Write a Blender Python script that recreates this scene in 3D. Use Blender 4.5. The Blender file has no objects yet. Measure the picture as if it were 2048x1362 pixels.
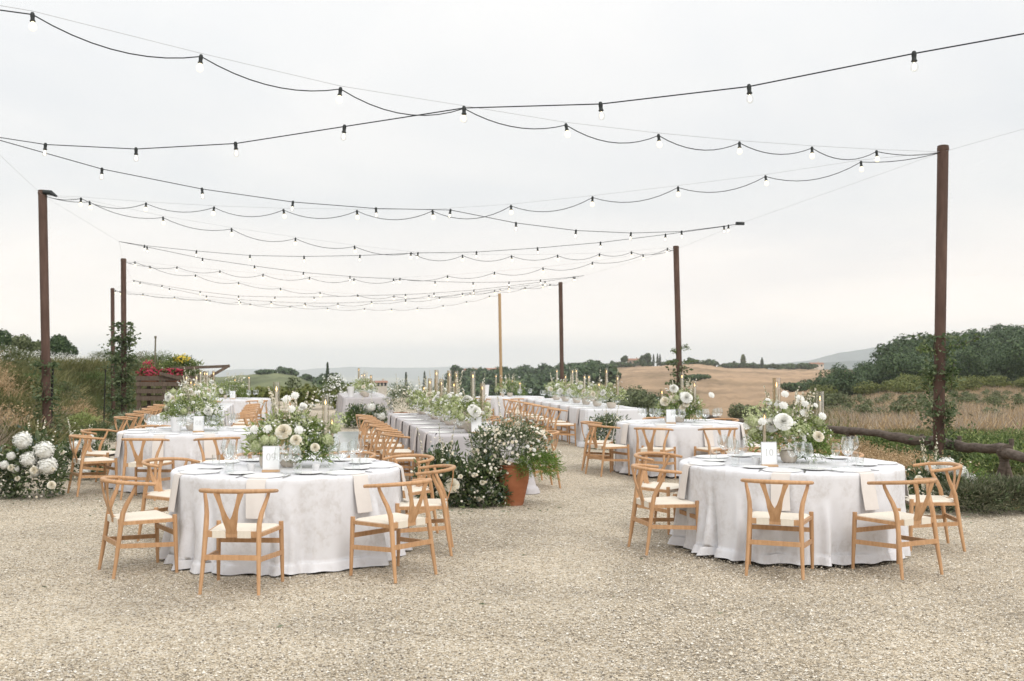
import bpy, math, random
import numpy as np
from math import radians, sin, cos, pi, sqrt, atan2

# ------------------------------------------------------------------ camera, world, sun
SC = bpy.context.scene
COL = SC.collection
CAM_H = 1.65
cam_d = bpy.data.cameras.new("camera")
cam = bpy.data.objects.new("camera", cam_d)
COL.objects.link(cam)
cam.location = (0, 0, CAM_H)
cam.rotation_euler = (radians(90), 0, 0)
cam_d.sensor_width = 36.0
cam_d.lens = 36.0
cam_d.shift_y = 49.0 / 2048.0
cam_d.clip_start = 0.05
cam_d.clip_end = 60000
cam_d.dof.use_dof = True
cam_d.dof.focus_distance = 9.5
cam_d.dof.aperture_fstop = 4.0
SC.camera = cam
SC.view_settings.view_transform = 'Standard'
SC.view_settings.look = 'None'
SC.view_settings.exposure = 0.0
SC.view_settings.gamma = 1.0
SC.view_settings.use_curve_mapping = False
SC.cycles.max_bounces = 8
SC.cycles.transparent_max_bounces = 24
SC.cycles.diffuse_bounces = 3
SC.cycles.glossy_bounces = 3
SC.cycles.volume_bounces = 3
SC.cycles.caustics_reflective = False
SC.cycles.caustics_refractive = False
SC.cycles.sample_clamp_indirect = 6.0

SUN_EL, SUN_AZ = 48.0, 150.0        # azimuth measured clockwise from +Y
sun_d = bpy.data.lights.new("sun", 'SUN')
sun_d.energy = 1.5
sun_d.angle = radians(28)
sun_d.color = (1.0, 0.965, 0.915)
sun = bpy.data.objects.new("sun", sun_d)
COL.objects.link(sun)
sun.rotation_euler = (radians(90 - SUN_EL), 0, radians(180 - SUN_AZ))
sun.location = (20, -20, 30)

W = bpy.data.worlds.new("World")
SC.world = W
W.use_nodes = True


def NT(tree):
    tree.nodes.clear()
    def N(t, **k):
        n = tree.nodes.new(t)
        for a, v in k.items():
            if a == 'ins':
                for i, x in v.items():
                    n.inputs[i].default_value = x
            else:
                setattr(n, a, v)
        return n
    return N, tree.links.new


def ramp(N, stops, interp='LINEAR'):
    r = N('ShaderNodeValToRGB')
    cr = r.color_ramp
    cr.interpolation = interp
    while len(cr.elements) > 1:
        cr.elements.remove(cr.elements[-1])
    cr.elements[0].position = stops[0][0]
    c = stops[0][1]
    cr.elements[0].color = (*c, 1) if len(c) == 3 else c
    for p, c in stops[1:]:
        e = cr.elements.new(p)
        e.color = (*c, 1) if len(c) == 3 else c
    return r


def build_world():
    N, L = NT(W.node_tree)
    out = N('ShaderNodeOutputWorld')
    bg = N('ShaderNodeBackground', ins={'Strength': 1.0})
    L(bg.outputs[0], out.inputs[0])
    sky = N('ShaderNodeTexSky')
    sky.sky_type = 'NISHITA'
    sky.sun_disc = False
    sky.sun_elevation = radians(SUN_EL)
    sky.sun_rotation = radians(SUN_AZ)
    sky.air_density = 1.0
    sky.dust_density = 3.0
    skym = N('ShaderNodeVectorMath', operation='SCALE', ins={'Scale': 0.10})
    L(sky.outputs[0], skym.inputs[0])
    tc = N('ShaderNodeTexCoord')
    sep = N('ShaderNodeSeparateXYZ')
    L(tc.outputs['Generated'], sep.inputs[0])
    # pale overcast, warm cream along the horizon and a cool grey veil above it, brightest overhead
    grad = ramp(N, [(0.0, (1.36, 1.24, 1.14)), (0.03, (1.36, 1.25, 1.155)), (0.08, (1.17, 1.10, 1.045)),
                    (0.15, (0.99, 0.985, 0.975)), (0.23, (1.02, 1.015, 1.005)), (0.34, (1.09, 1.085, 1.075)),
                    (0.5, (1.25, 1.25, 1.24)), (0.7, (1.42, 1.42, 1.40)), (1.0, (1.58, 1.58, 1.56))])
    L(sep.outputs['Z'], grad.inputs[0])
    # cloud sheets: direction projected on a flat layer
    add = N('ShaderNodeMath', operation='ADD', ins={1: 0.16})
    L(sep.outputs['Z'], add.inputs[0])
    mx = N('ShaderNodeMath', operation='MAXIMUM', ins={1: 0.05})
    L(add.outputs[0], mx.inputs[0])
    comb = N('ShaderNodeCombineXYZ')
    for i, ax in enumerate('XY'):
        d = N('ShaderNodeMath', operation='DIVIDE')
        L(sep.outputs[ax], d.inputs[0])
        L(mx.outputs[0], d.inputs[1])
        L(d.outputs[0], comb.inputs[i])
    nz = N('ShaderNodeTexNoise', ins={'Scale': 0.75, 'Detail': 5.0, 'Roughness': 0.55, 'Distortion': 0.4})
    L(comb.outputs[0], nz.inputs['Vector'])
    cl = ramp(N, [(0.34, (0.905, 0.925, 0.945)), (0.5, (0.98, 0.985, 0.985)), (0.64, (1.05, 1.04, 1.025))])
    L(nz.outputs['Fac'], cl.inputs[0])
    mul = N('ShaderNodeMix', data_type='RGBA', blend_type='MULTIPLY', ins={'Factor': 1.0})
    L(grad.outputs[0], mul.inputs[6])
    L(cl.outputs[0], mul.inputs[7])
    mix = N('ShaderNodeMix', data_type='RGBA', ins={'Factor': 0.9})
    L(skym.outputs[0], mix.inputs[6])
    L(mul.outputs[2], mix.inputs[7])
    L(mix.outputs[2], bg.inputs['Color'])


build_world()

RNG = np.random.default_rng(7)
random.seed(7)
F = 2048.0


def P3(px, py, Y):
    """point that photo pixel (px, py) shows at depth Y"""
    return np.array([(px - 1024.0) / F * Y, Y, CAM_H + (730.0 - py) / F * Y])


# ------------------------------------------------------------------ materials
MATS = {}


def principled(name, color, rough=0.6, metal=0.0, spec=0.3, emit=None, estr=0.0):
    m = bpy.data.materials.new(name)
    m.use_nodes = True
    N, L = NT(m.node_tree)
    o = N('ShaderNodeOutputMaterial')
    b = N('ShaderNodeBsdfPrincipled')
    b.inputs['Base Color'].default_value = (*color, 1)
    b.inputs['Roughness'].default_value = rough
    b.inputs['Metallic'].default_value = metal
    b.inputs['Specular IOR Level'].default_value = spec
    if emit:
        b.inputs['Emission Color'].default_value = (*emit, 1)
        b.inputs['Emission Strength'].default_value = estr
    L(b.outputs[0], o.inputs[0])
    MATS[name] = m
    return m, N, L, b


def noise_mat(name, stops, scale=8.0, rough=0.7, detail=6.0, bump=0.0, bscale=None, stretch=None, spec=0.25, coords='Object', bdist=0.01):
    m, N, L, b = principled(name, (1, 1, 1), rough, spec=spec)
    tc = N('ShaderNodeTexCoord')
    mp = N('ShaderNodeMapping')
    if stretch:
        mp.inputs['Scale'].default_value = stretch
    L(tc.outputs[coords], mp.inputs[0])
    nz = N('ShaderNodeTexNoise', ins={'Scale': scale, 'Detail': detail, 'Roughness': 0.6})
    L(mp.outputs[0], nz.inputs['Vector'])
    r = ramp(N, stops)
    L(nz.outputs['Fac'], r.inputs[0])
    L(r.outputs[0], b.inputs['Base Color'])
    if bump:
        n2 = N('ShaderNodeTexNoise', ins={'Scale': bscale or scale * 3, 'Detail': 4.0})
        L(mp.outputs[0], n2.inputs['Vector'])
        bp = N('ShaderNodeBump', ins={'Strength': bump, 'Distance': bdist})
        L(n2.outputs['Fac'], bp.inputs['Height'])
        L(bp.outputs[0], b.inputs['Normal'])
    return m


def leaf_mat(name, stops, trans=0.3, rough=0.55):
    m = bpy.data.materials.new(name)
    m.use_nodes = True
    N, L = NT(m.node_tree)
    o = N('ShaderNodeOutputMaterial')
    g = N('ShaderNodeNewGeometry')
    r = ramp(N, stops)
    L(g.outputs['Random Per Island'], r.inputs[0])
    d = N('ShaderNodeBsdfPrincipled', ins={'Roughness': rough, 'Specular IOR Level': 0.25})
    t = N('ShaderNodeBsdfTranslucent')
    L(r.outputs[0], d.inputs['Base Color'])
    L(r.outputs[0], t.inputs['Color'])
    mx = N('ShaderNodeMixShader', ins={'Fac': trans})
    L(d.outputs[0], mx.inputs[1])
    L(t.outputs[0], mx.inputs[2])
    L(mx.outputs[0], o.inputs[0])
    MATS[name] = m
    return m


def wood_mat(name, a, b_, scale=(14, 14, 1.4), rough=0.5, bump=0.05, s=3.0):
    m = noise_mat(name, [(0.3, a), (0.7, b_)], scale=s, rough=rough, stretch=scale, bump=bump, bscale=9.0, bdist=0.004)
    nt = m.node_tree
    oi = nt.nodes.new('ShaderNodeObjectInfo')
    hs = nt.nodes.new('ShaderNodeHueSaturation')
    mr = nt.nodes.new('ShaderNodeMapRange')
    mr.inputs[3].default_value = 0.9
    mr.inputs[4].default_value = 1.08
    nt.links.new(oi.outputs['Random'], mr.inputs[0])
    nt.links.new(mr.outputs[0], hs.inputs['Value'])
    bs = next(n for n in nt.nodes if n.type == 'BSDF_PRINCIPLED')
    rp = next(n for n in nt.nodes if n.type == 'VALTORGB')
    nt.links.new(rp.outputs[0], hs.inputs['Color'])
    nt.links.new(hs.outputs[0], bs.inputs['Base Color'])
    return m


def glass_mat(name, tint=(0.985, 0.99, 0.988), edge=0.55, base=0.03):
    m = bpy.data.materials.new(name)
    m.use_nodes = True
    N, L = NT(m.node_tree)
    o = N('ShaderNodeOutputMaterial')
    t = N('ShaderNodeBsdfTransparent')
    t.inputs[0].default_value = (*tint, 1)
    g = N('ShaderNodeBsdfGlossy', ins={'Roughness': 0.03})
    g.inputs['Color'].default_value = (0.95, 0.96, 0.97, 1)
    lw = N('ShaderNodeLayerWeight', ins={'Blend': 0.25})
    mr = N('ShaderNodeMapRange', ins={3: base, 4: edge})
    L(lw.outputs['Facing'], mr.inputs[0])
    mx = N('ShaderNodeMixShader')
    L(mr.outputs[0], mx.inputs[0])
    L(t.outputs[0], mx.inputs[1])
    L(g.outputs[0], mx.inputs[2])
    L(mx.outputs[0], o.inputs[0])
    MATS[name] = m
    return m


wood_mat('oak', (0.43, 0.24, 0.118), (0.575, 0.35, 0.195), rough=0.45)
wood_mat('pallet', (0.075, 0.055, 0.042), (0.17, 0.13, 0.10), rough=0.85, bump=0.3)
wood_mat('log', (0.06, 0.045, 0.036), (0.17, 0.135, 0.11), scale=(2.5, 2.5, 10), rough=0.9, bump=0.6)
wood_mat('bamboo', (0.42, 0.27, 0.14), (0.55, 0.38, 0.22), rough=0.6)
wood_mat('stake', (0.10, 0.09, 0.06), (0.18, 0.16, 0.11), rough=0.9)


def cord_mat():
    m, N, L, b = principled('cord', (0.66, 0.585, 0.47), 0.8, spec=0.15)
    tc = N('ShaderNodeTexCoord')
    w1 = N('ShaderNodeTexWave', ins={'Scale': 32.0, 'Distortion': 0.6, 'Detail': 1.0})
    w1.bands_direction = 'X'
    w2 = N('ShaderNodeTexWave', ins={'Scale': 32.0, 'Distortion': 0.6, 'Detail': 1.0})
    w2.bands_direction = 'Y'
    sp = N('ShaderNodeSeparateXYZ')
    L(tc.outputs['Object'], sp.inputs[0])
    ax = N('ShaderNodeMath', operation='ABSOLUTE')
    ay = N('ShaderNodeMath', operation='ABSOLUTE')
    L(sp.outputs[0], ax.inputs[0])
    L(sp.outputs[1], ay.inputs[0])
    gt = N('ShaderNodeMath', operation='GREATER_THAN')
    L(ax.outputs[0], gt.inputs[0])
    L(ay.outputs[0], gt.inputs[1])
    L(tc.outputs['Object'], w1.inputs[0])
    L(tc.outputs['Object'], w2.inputs[0])
    mx = N('ShaderNodeMix')
    L(gt.outputs[0], mx.inputs['Factor'])
    L(w1.outputs['Fac'], mx.inputs[2])
    L(w2.outputs['Fac'], mx.inputs[3])
    r = ramp(N, [(0.0, (0.66, 0.59, 0.49)), (0.45, (0.79, 0.73, 0.63))])
    L(mx.outputs[0], r.inputs[0])
    L(r.outputs[0], b.inputs['Base Color'])
    bp = N('ShaderNodeBump', ins={'Strength': 0.4, 'Distance': 0.003})
    L(mx.outputs[0], bp.inputs['Height'])
    L(bp.outputs[0], b.inputs['Normal'])


cord_mat()


def cloth_mats():
    # white cloth with a faint beige printed bloom pattern
    m, N, L, b = principled('cloth_print', (0.8, 0.8, 0.82), 0.85, spec=0.1)
    tc = N('ShaderNodeTexCoord')
    mp = N('ShaderNodeMapping')
    mp.inputs['Scale'].default_value = (1, 1, 0.9)
    L(tc.outputs['Object'], mp.inputs[0])
    n1 = N('ShaderNodeTexNoise', ins={'Scale': 4.5, 'Detail': 4.0, 'Roughness': 0.55, 'Distortion': 0.3})
    n2 = N('ShaderNodeTexNoise', ins={'Scale': 24.0, 'Detail': 4.0, 'Roughness': 0.65, 'Distortion': 0.4})
    L(mp.outputs[0], n1.inputs['Vector'])
    L(mp.outputs[0], n2.inputs['Vector'])
    r1 = ramp(N, [(0.40, (0, 0, 0)), (0.60, (1, 1, 1))])
    r2 = ramp(N, [(0.42, (0.25, 0.25, 0.25)), (0.62, (1, 1, 1))])
    L(n1.outputs['Fac'], r1.inputs[0])
    L(n2.outputs['Fac'], r2.inputs[0])
    mu = N('ShaderNodeMath', operation='MULTIPLY')
    L(r1.outputs[0], mu.inputs[0])
    L(r2.outputs[0], mu.inputs[1])
    mx = N('ShaderNodeMix', data_type='RGBA')
    mx.inputs[6].default_value = (0.735, 0.735, 0.765, 1)
    mx.inputs[7].default_value = (0.62, 0.605, 0.61, 1)
    L(mu.outputs[0], mx.inputs[0])
    L(mx.outputs[2], b.inputs['Base Color'])
    wv = N('ShaderNodeTexNoise', ins={'Scale': 420.0, 'Detail': 2.0})
    L(tc.outputs['Object'], wv.inputs['Vector'])
    bp = N('ShaderNodeBump', ins={'Strength': 0.12, 'Distance': 0.002})
    L(wv.outputs['Fac'], bp.inputs['Height'])
    L(bp.outputs[0], b.inputs['Normal'])
    noise_mat('cloth_linen', [(0.3, (0.48, 0.455, 0.465)), (0.7, (0.545, 0.52, 0.53))], scale=5, rough=0.9, bump=0.15, bscale=260, spec=0.1, bdist=0.002)
    noise_mat('cloth_white', [(0.3, (0.68, 0.675, 0.695)), (0.7, (0.73, 0.725, 0.745))], scale=4, rough=0.9, bump=0.15, bscale=260, spec=0.1, bdist=0.002)
    noise_mat('napkin', [(0.3, (0.66, 0.615, 0.58)), (0.7, (0.71, 0.665, 0.63))], scale=6, rough=0.9, bump=0.12, bscale=300, spec=0.1, bdist=0.002)
    noise_mat('napkin_grey', [(0.3, (0.53, 0.485, 0.47)), (0.7, (0.59, 0.545, 0.53))], scale=6, rough=0.9, spec=0.1)


cloth_mats()
principled('china', (0.86, 0.86, 0.85), 0.3, spec=0.4)
principled('china_rim', (0.70, 0.66, 0.60), 0.3, spec=0.5)
principled('silver', (0.55, 0.55, 0.56), 0.22, metal=1.0)
glass_mat('glass')
glass_mat('tube_glass', tint=(0.95, 0.935, 0.91), edge=0.6, base=0.07)
glass_mat('smoke_glass', tint=(0.93, 0.895, 0.84), edge=0.65, base=0.12)
glass_mat('bulb_glass', tint=(0.98, 0.975, 0.96), edge=0.35, base=0.03)
noise_mat('wax', [(0.3, (0.80, 0.76, 0.68)), (0.7, (0.83, 0.80, 0.73))], scale=12, rough=0.5)
principled('flame', (1, 0.7, 0.3), 0.5, emit=(1.0, 0.62, 0.25), estr=6.0)
principled('filament', (1, 0.9, 0.7), 0.5, emit=(1.0, 0.82, 0.55), estr=4.0)
principled('frost_bulb', (0.5, 0.48, 0.42), 0.3, emit=(1.0, 0.86, 0.58), estr=1.3)
noise_mat('socket', [(0.3, (0.018, 0.022, 0.022)), (0.7, (0.035, 0.04, 0.04))], scale=20, rough=0.5)
noise_mat('cable', [(0.3, (0.012, 0.015, 0.02)), (0.7, (0.022, 0.026, 0.03))], scale=20, rough=0.45)
principled('steel_wire', (0.55, 0.56, 0.57), 0.35, metal=0.8)
noise_mat('rust_steel', [(0.25, (0.058, 0.034, 0.026)), (0.5, (0.105, 0.063, 0.048)), (0.65, (0.13, 0.08, 0.062)), (0.85, (0.21, 0.12, 0.08))], scale=3.0, rough=0.72, bump=0.15, bscale=60, stretch=(2.5, 2.5, 0.5), bdist=0.003)
noise_mat('dark_metal', [(0.3, (0.015, 0.015, 0.014)), (0.7, (0.03, 0.028, 0.026))], scale=8, rough=0.6)
noise_mat('terracotta', [(0.25, (0.30, 0.105, 0.048)), (0.55, (0.40, 0.155, 0.075)), (0.8, (0.52, 0.27, 0.17))], scale=3.0, rough=0.85, bump=0.15, bscale=40, stretch=(1, 1, 2.2))
noise_mat('ceramic', [(0.3, (0.60, 0.53, 0.45)), (0.7, (0.70, 0.63, 0.55))], scale=6, rough=0.6)
noise_mat('white_ceramic', [(0.3, (0.72, 0.72, 0.72)), (0.7, (0.78, 0.78, 0.78))], scale=6, rough=0.4)
principled('card', (0.80, 0.815, 0.82), 0.6)
principled('card_ink', (0.48, 0.49, 0.48), 0.5)
noise_mat('card_wood', [(0.3, (0.50, 0.32, 0.18)), (0.7, (0.62, 0.42, 0.26))], scale=10)
noise_mat('floor_gloss', [(0.3, (0.66, 0.68, 0.69)), (0.7, (0.72, 0.735, 0.74))], scale=2, rough=0.12, spec=0.6)
noise_mat('house_wall', [(0.3, (0.40, 0.30, 0.23)), (0.7, (0.50, 0.39, 0.31))], scale=0.6)
noise_mat('house_pale', [(0.3, (0.60, 0.52, 0.44)), (0.7, (0.68, 0.60, 0.52))], scale=0.6)
noise_mat('roof_tile', [(0.3, (0.26, 0.13, 0.085)), (0.7, (0.36, 0.20, 0.14))], scale=2)
principled('window_dark', (0.03, 0.035, 0.04), 0.2)
noise_mat('bark', [(0.3, (0.05, 0.04, 0.03)), (0.7, (0.12, 0.10, 0.08))], scale=6, rough=0.95, bump=0.6, bscale=14, stretch=(4, 4, 1))
noise_mat('stem', [(0.3, (0.10, 0.14, 0.05)), (0.7, (0.18, 0.22, 0.09))], scale=10)
noise_mat('shadow_core', [(0.3, (0.02, 0.032, 0.016)), (0.7, (0.035, 0.05, 0.025))], scale=10, rough=0.95)
# leaves
leaf_mat('leaf_fresh', [(0, (0.20, 0.26, 0.07)), (0.5, (0.35, 0.42, 0.15)), (1, (0.52, 0.57, 0.28))], 0.4)
leaf_mat('leaf_mid', [(0, (0.065, 0.11, 0.034)), (0.5, (0.135, 0.19, 0.064)), (1, (0.235, 0.29, 0.12))], 0.3)
leaf_mat('leaf_dark', [(0, (0.05, 0.085, 0.034)), (0.5, (0.11, 0.15, 0.068)), (1, (0.205, 0.245, 0.135))], 0.3)
leaf_mat('leaf_sage', [(0, (0.13, 0.165, 0.10)), (0.5, (0.24, 0.28, 0.19)), (1, (0.42, 0.45, 0.34))], 0.25)
leaf_mat('leaf_euc', [(0, (0.10, 0.155, 0.135)), (0.5, (0.17, 0.235, 0.205)), (1, (0.27, 0.33, 0.29))], 0.15)
leaf_mat('fern', [(0, (0.09, 0.16, 0.03)), (0.5, (0.16, 0.25, 0.055)), (1, (0.26, 0.36, 0.10))], 0.35)
leaf_mat('wild_green', [(0, (0.085, 0.098, 0.036)), (0.5, (0.155, 0.16, 0.062)), (1, (0.26, 0.24, 0.11))], 0.3)
leaf_mat('lavender', [(0, (0.07, 0.085, 0.045)), (0.5, (0.13, 0.145, 0.085)), (1, (0.24, 0.235, 0.155))], 0.2)
leaf_mat('dry_gold', [(0, (0.33, 0.22, 0.11)), (0.5, (0.47, 0.335, 0.19)), (1, (0.62, 0.48, 0.31))], 0.3)
leaf_mat('dry_grey', [(0, (0.26, 0.20, 0.145)), (0.5, (0.37, 0.30, 0.23)), (1, (0.50, 0.43, 0.34))], 0.3)
leaf_mat('petal_white', [(0, (0.78, 0.77, 0.70)), (0.5, (0.86, 0.86, 0.82)), (1, (0.90, 0.90, 0.88))], 0.15)
leaf_mat('petal_cream', [(0, (0.74, 0.66, 0.50)), (0.5, (0.82, 0.77, 0.65)), (1, (0.85, 0.83, 0.75))], 0.25)
leaf_mat('petal_green', [(0, (0.38, 0.44, 0.20)), (0.5, (0.55, 0.60, 0.34)), (1, (0.70, 0.72, 0.50))], 0.3)
leaf_mat('petal_pink', [(0, (0.33, 0.012, 0.04)), (0.6, (0.45, 0.03, 0.08)), (1, (0.52, 0.10, 0.15))], 0.2)
leaf_mat('petal_yellow', [(0, (0.65, 0.45, 0.03)), (1, (0.80, 0.65, 0.10))], 0.2)
leaf_mat('wood_far', [(0, (0.032, 0.060, 0.026)), (0.5, (0.062, 0.102, 0.043)), (1, (0.115, 0.165, 0.07))], 0.2)
leaf_mat('wood_olive', [(0, (0.075, 0.098, 0.042)), (0.5, (0.13, 0.155, 0.07)), (1, (0.205, 0.225, 0.115))], 0.2)
leaf_mat('wood_light', [(0, (0.09, 0.115, 0.03)), (0.5, (0.15, 0.175, 0.05)), (1, (0.23, 0.24, 0.08))], 0.25)
leaf_mat('cypress_leaf', [(0, (0.018, 0.032, 0.014)), (1, (0.05, 0.075, 0.035))], 0.1)


def gravel_mats():
    m, N, L, b = principled('gravel', (0.4, 0.35, 0.28), 0.9, spec=0.2)
    tc = N('ShaderNodeTexCoord')
    big = N('ShaderNodeTexNoise', ins={'Scale': 0.55, 'Detail': 8.0, 'Roughness': 0.68, 'Distortion': 0.6})
    L(tc.outputs['Object'], big.inputs['Vector'])
    v1 = N('ShaderNodeTexVoronoi', ins={'Scale': 62.0, 'Randomness': 1.0})
    v2 = N('ShaderNodeTexVoronoi', ins={'Scale': 118.0, 'Randomness': 1.0})
    wn = N('ShaderNodeTexNoise', ins={'Scale': 40.0, 'Detail': 2.0})
    L(tc.outputs['Object'], wn.inputs['Vector'])
    mixv = N('ShaderNodeMix', data_type='VECTOR', ins={'Factor': 0.02})
    L(tc.outputs['Object'], mixv.inputs[4])
    L(wn.outputs['Color'], mixv.inputs[5])
    L(mixv.outputs[1], v1.inputs['Vector'])
    L(mixv.outputs[1], v2.inputs['Vector'])
    s1 = N('ShaderNodeSeparateColor')
    s2 = N('ShaderNodeSeparateColor')
    L(v1.outputs['Color'], s1.inputs[0])
    L(v2.outputs['Color'], s2.inputs[0])
    pal = [(0.0, (0.13, 0.11, 0.09)), (0.10, (0.24, 0.20, 0.15)), (0.25, (0.39, 0.325, 0.235)), (0.45, (0.57, 0.48, 0.355)),
           (0.65, (0.65, 0.56, 0.43)), (0.82, (0.71, 0.65, 0.55)), (1.0, (0.84, 0.80, 0.73))]
    r1 = ramp(N, pal)
    r2 = ramp(N, pal)
    L(s1.outputs[0], r1.inputs[0])
    L(s2.outputs[0], r2.inputs[0])
    mx = N('ShaderNodeMix', data_type='RGBA')
    sel = ramp(N, [(0.45, (0, 0, 0)), (0.55, (1, 1, 1))])
    L(s2.outputs[1], sel.inputs[0])
    L(sel.outputs[0], mx.inputs[0])
    L(r1.outputs[0], mx.inputs[6])
    L(r2.outputs[0], mx.inputs[7])
    br = ramp(N, [(0.34, (0.66, 0.65, 0.64)), (0.5, (0.89, 0.88, 0.865)), (0.66, (1.04, 1.03, 1.01))])
    L(big.outputs['Fac'], br.inputs[0])
    mu = N('ShaderNodeMix', data_type='RGBA', blend_type='MULTIPLY', ins={'Factor': 1.0})
    L(mx.outputs[2], mu.inputs[6])
    L(br.outputs[0], mu.inputs[7])
    L(mu.outputs[2], b.inputs['Base Color'])
    inv = N('ShaderNodeMath', operation='SUBTRACT', ins={0: 1.0})
    L(v1.outputs['Distance'], inv.inputs[1])
    inv2 = N('ShaderNodeMath', operation='SUBTRACT', ins={0: 1.0})
    L(v2.outputs['Distance'], inv2.inputs[1])
    ad = N('ShaderNodeMath', operation='ADD')
    L(inv.outputs[0], ad.inputs[0])
    L(inv2.outputs[0], ad.inputs[1])
    bp = N('ShaderNodeBump', ins={'Strength': 0.75, 'Distance': 0.010})
    L(ad.outputs[0], bp.inputs['Height'])
    L(bp.outputs[0], b.inputs['Normal'])
    leaf_mat('pebble', pal, 0.0, rough=0.85)


gravel_mats()


def terrain_mat():
    m, N, L, b = principled('land', (0.2, 0.2, 0.1), 0.95, spec=0.1)
    at = N('ShaderNodeAttribute', attribute_name='land_colour')
    tc = N('ShaderNodeTexCoord')
    n1 = N('ShaderNodeTexNoise', ins={'Scale': 0.05, 'Detail': 8.0, 'Roughness': 0.62})
    mp = N('ShaderNodeMapping')
    mp.inputs['Scale'].default_value = (1, 0.45, 2.5)
    L(tc.outputs['Object'], mp.inputs[0])
    L(mp.outputs[0], n1.inputs['Vector'])
    n2 = N('ShaderNodeTexNoise', ins={'Scale': 0.012, 'Detail': 6.0, 'Roughness': 0.6, 'Distortion': 1.0})
    L(mp.outputs[0], n2.inputs['Vector'])
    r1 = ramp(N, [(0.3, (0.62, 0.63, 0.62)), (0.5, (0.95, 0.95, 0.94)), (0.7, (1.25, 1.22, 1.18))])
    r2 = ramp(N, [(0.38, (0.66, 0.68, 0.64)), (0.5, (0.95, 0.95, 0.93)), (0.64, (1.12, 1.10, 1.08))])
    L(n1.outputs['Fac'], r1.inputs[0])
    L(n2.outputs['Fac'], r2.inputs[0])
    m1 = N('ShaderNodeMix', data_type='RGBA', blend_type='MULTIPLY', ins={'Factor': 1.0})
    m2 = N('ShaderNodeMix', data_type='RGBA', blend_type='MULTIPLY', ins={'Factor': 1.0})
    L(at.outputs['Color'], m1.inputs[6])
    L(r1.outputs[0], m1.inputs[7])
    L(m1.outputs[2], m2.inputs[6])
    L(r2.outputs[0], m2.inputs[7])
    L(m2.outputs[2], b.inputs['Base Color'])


terrain_mat()
noise_mat('far_land', [(0.3, (0.07, 0.085, 0.05)), (0.5, (0.14, 0.15, 0.09)), (0.62, (0.26, 0.24, 0.17)), (0.75, (0.09, 0.10, 0.06))], scale=0.004, rough=0.95, detail=8.0, stretch=(1, 0.35, 1))
noise_mat('far_hill', [(0.3, (0.04, 0.065, 0.06)), (0.7, (0.08, 0.105, 0.095))], scale=0.002, rough=0.95)  # dark forest green, with the bluish cast of distant air put into the colour

# ------------------------------------------------------------------ mesh helpers


def rot_z(a):
    return np.array([[cos(a), -sin(a), 0], [sin(a), cos(a), 0], [0, 0, 1]])


class MB:
    def __init__(s):
        s.v, s.f, s.n = [], [], 0

    def add(s, v, f):
        v = np.asarray(v, float).reshape(-1, 3)
        s.v.append(v)
        n = s.n
        s.f.extend([tuple(i + n for i in q) for q in f])
        s.n += len(v)
        return s

    def box(s, c, d, rz=0.0, R=None):
        x, y, z = np.array(d, float) / 2
        v = np.array([[-x, -y, -z], [x, -y, -z], [x, y, -z], [-x, y, -z], [-x, -y, z], [x, -y, z], [x, y, z], [-x, y, z]])
        if R is None:
            R = rot_z(rz)
        return s.add(v @ np.array(R).T + np.array(c), [(3, 2, 1, 0), (4, 5, 6, 7), (0, 1, 5, 4), (1, 2, 6, 5), (2, 3, 7, 6), (3, 0, 4, 7)])

    def bar(s, a, b, w, h, up=(0, 0, 1)):
        a, b = np.array(a, float), np.array(b, float)
        d = b - a
        l = np.linalg.norm(d)
        d /= l
        u = np.array(up, float)
        x = np.cross(d, u)
        x /= np.linalg.norm(x)
        u = np.cross(x, d)
        R = np.stack([x, d, u], 1)
        return s.box((a + b) / 2, (w, l, h), R=R)

    def tube(s, pts, rad, n=10, cap=True, flat=1.0):
        pts = np.asarray(pts, float)
        k = len(pts)
        rad = np.broadcast_to(np.asarray(rad, float), (k,))
        t = np.gradient(pts, axis=0)
        t /= np.linalg.norm(t, axis=1)[:, None] + 1e-12
        ref = np.array([0, 0, 1.0]) if abs(t[:, 2]).mean() < 0.8 else np.array([0, 1.0, 0])
        x = np.cross(t, ref)
        x /= np.linalg.norm(x, axis=1)[:, None] + 1e-12
        y = np.cross(x, t)
        a = np.arange(n) * 2 * pi / n
        ring = pts[:, None] + rad[:, None, None] * (np.cos(a)[None, :, None] * x[:, None] + flat * np.sin(a)[None, :, None] * y[:, None])
        f = []
        for i in range(k - 1):
            for j in range(n):
                j2 = (j + 1) % n
                f.append((i * n + j, i * n + j2, (i + 1) * n + j2, (i + 1) * n + j))
        if cap:
            f.append(tuple(range(n - 1, -1, -1)))
            f.append(tuple((k - 1) * n + j for j in range(n)))
        return s.add(ring.reshape(-1, 3), f)

    def lathe(s, prof, n=20, c=(0, 0, 0), cap0=True, cap1=True):
        prof = np.asarray(prof, float)
        k = len(prof)
        a = np.arange(n) * 2 * pi / n
        v = np.stack([prof[:, 0][:, None] * np.cos(a), prof[:, 0][:, None] * np.sin(a), np.repeat(prof[:, 1][:, None], n, 1)], -1)
        f = []
        for i in range(k - 1):
            for j in range(n):
                j2 = (j + 1) % n
                f.append((i * n + j, i * n + j2, (i + 1) * n + j2, (i + 1) * n + j))
        if cap0:
            f.append(tuple(range(n - 1, -1, -1)))
        if cap1:
            f.append(tuple((k - 1) * n + j for j in range(n)))
        return s.add(v.reshape(-1, 3) + np.array(c), f)

    def mesh(s, name, smooth=True):
        me = bpy.data.meshes.new(name)
        me.from_pydata(np.concatenate(s.v).tolist(), [], s.f)
        if smooth:
            me.shade_smooth()
            try:
                me.set_sharp_from_angle(angle=radians(40))
            except Exception:
                pass
        me.update()
        return me

    def build(s, name, mat, parent=None, smooth=True):
        return obj(name, s.mesh(name, smooth), mat, parent)


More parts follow.
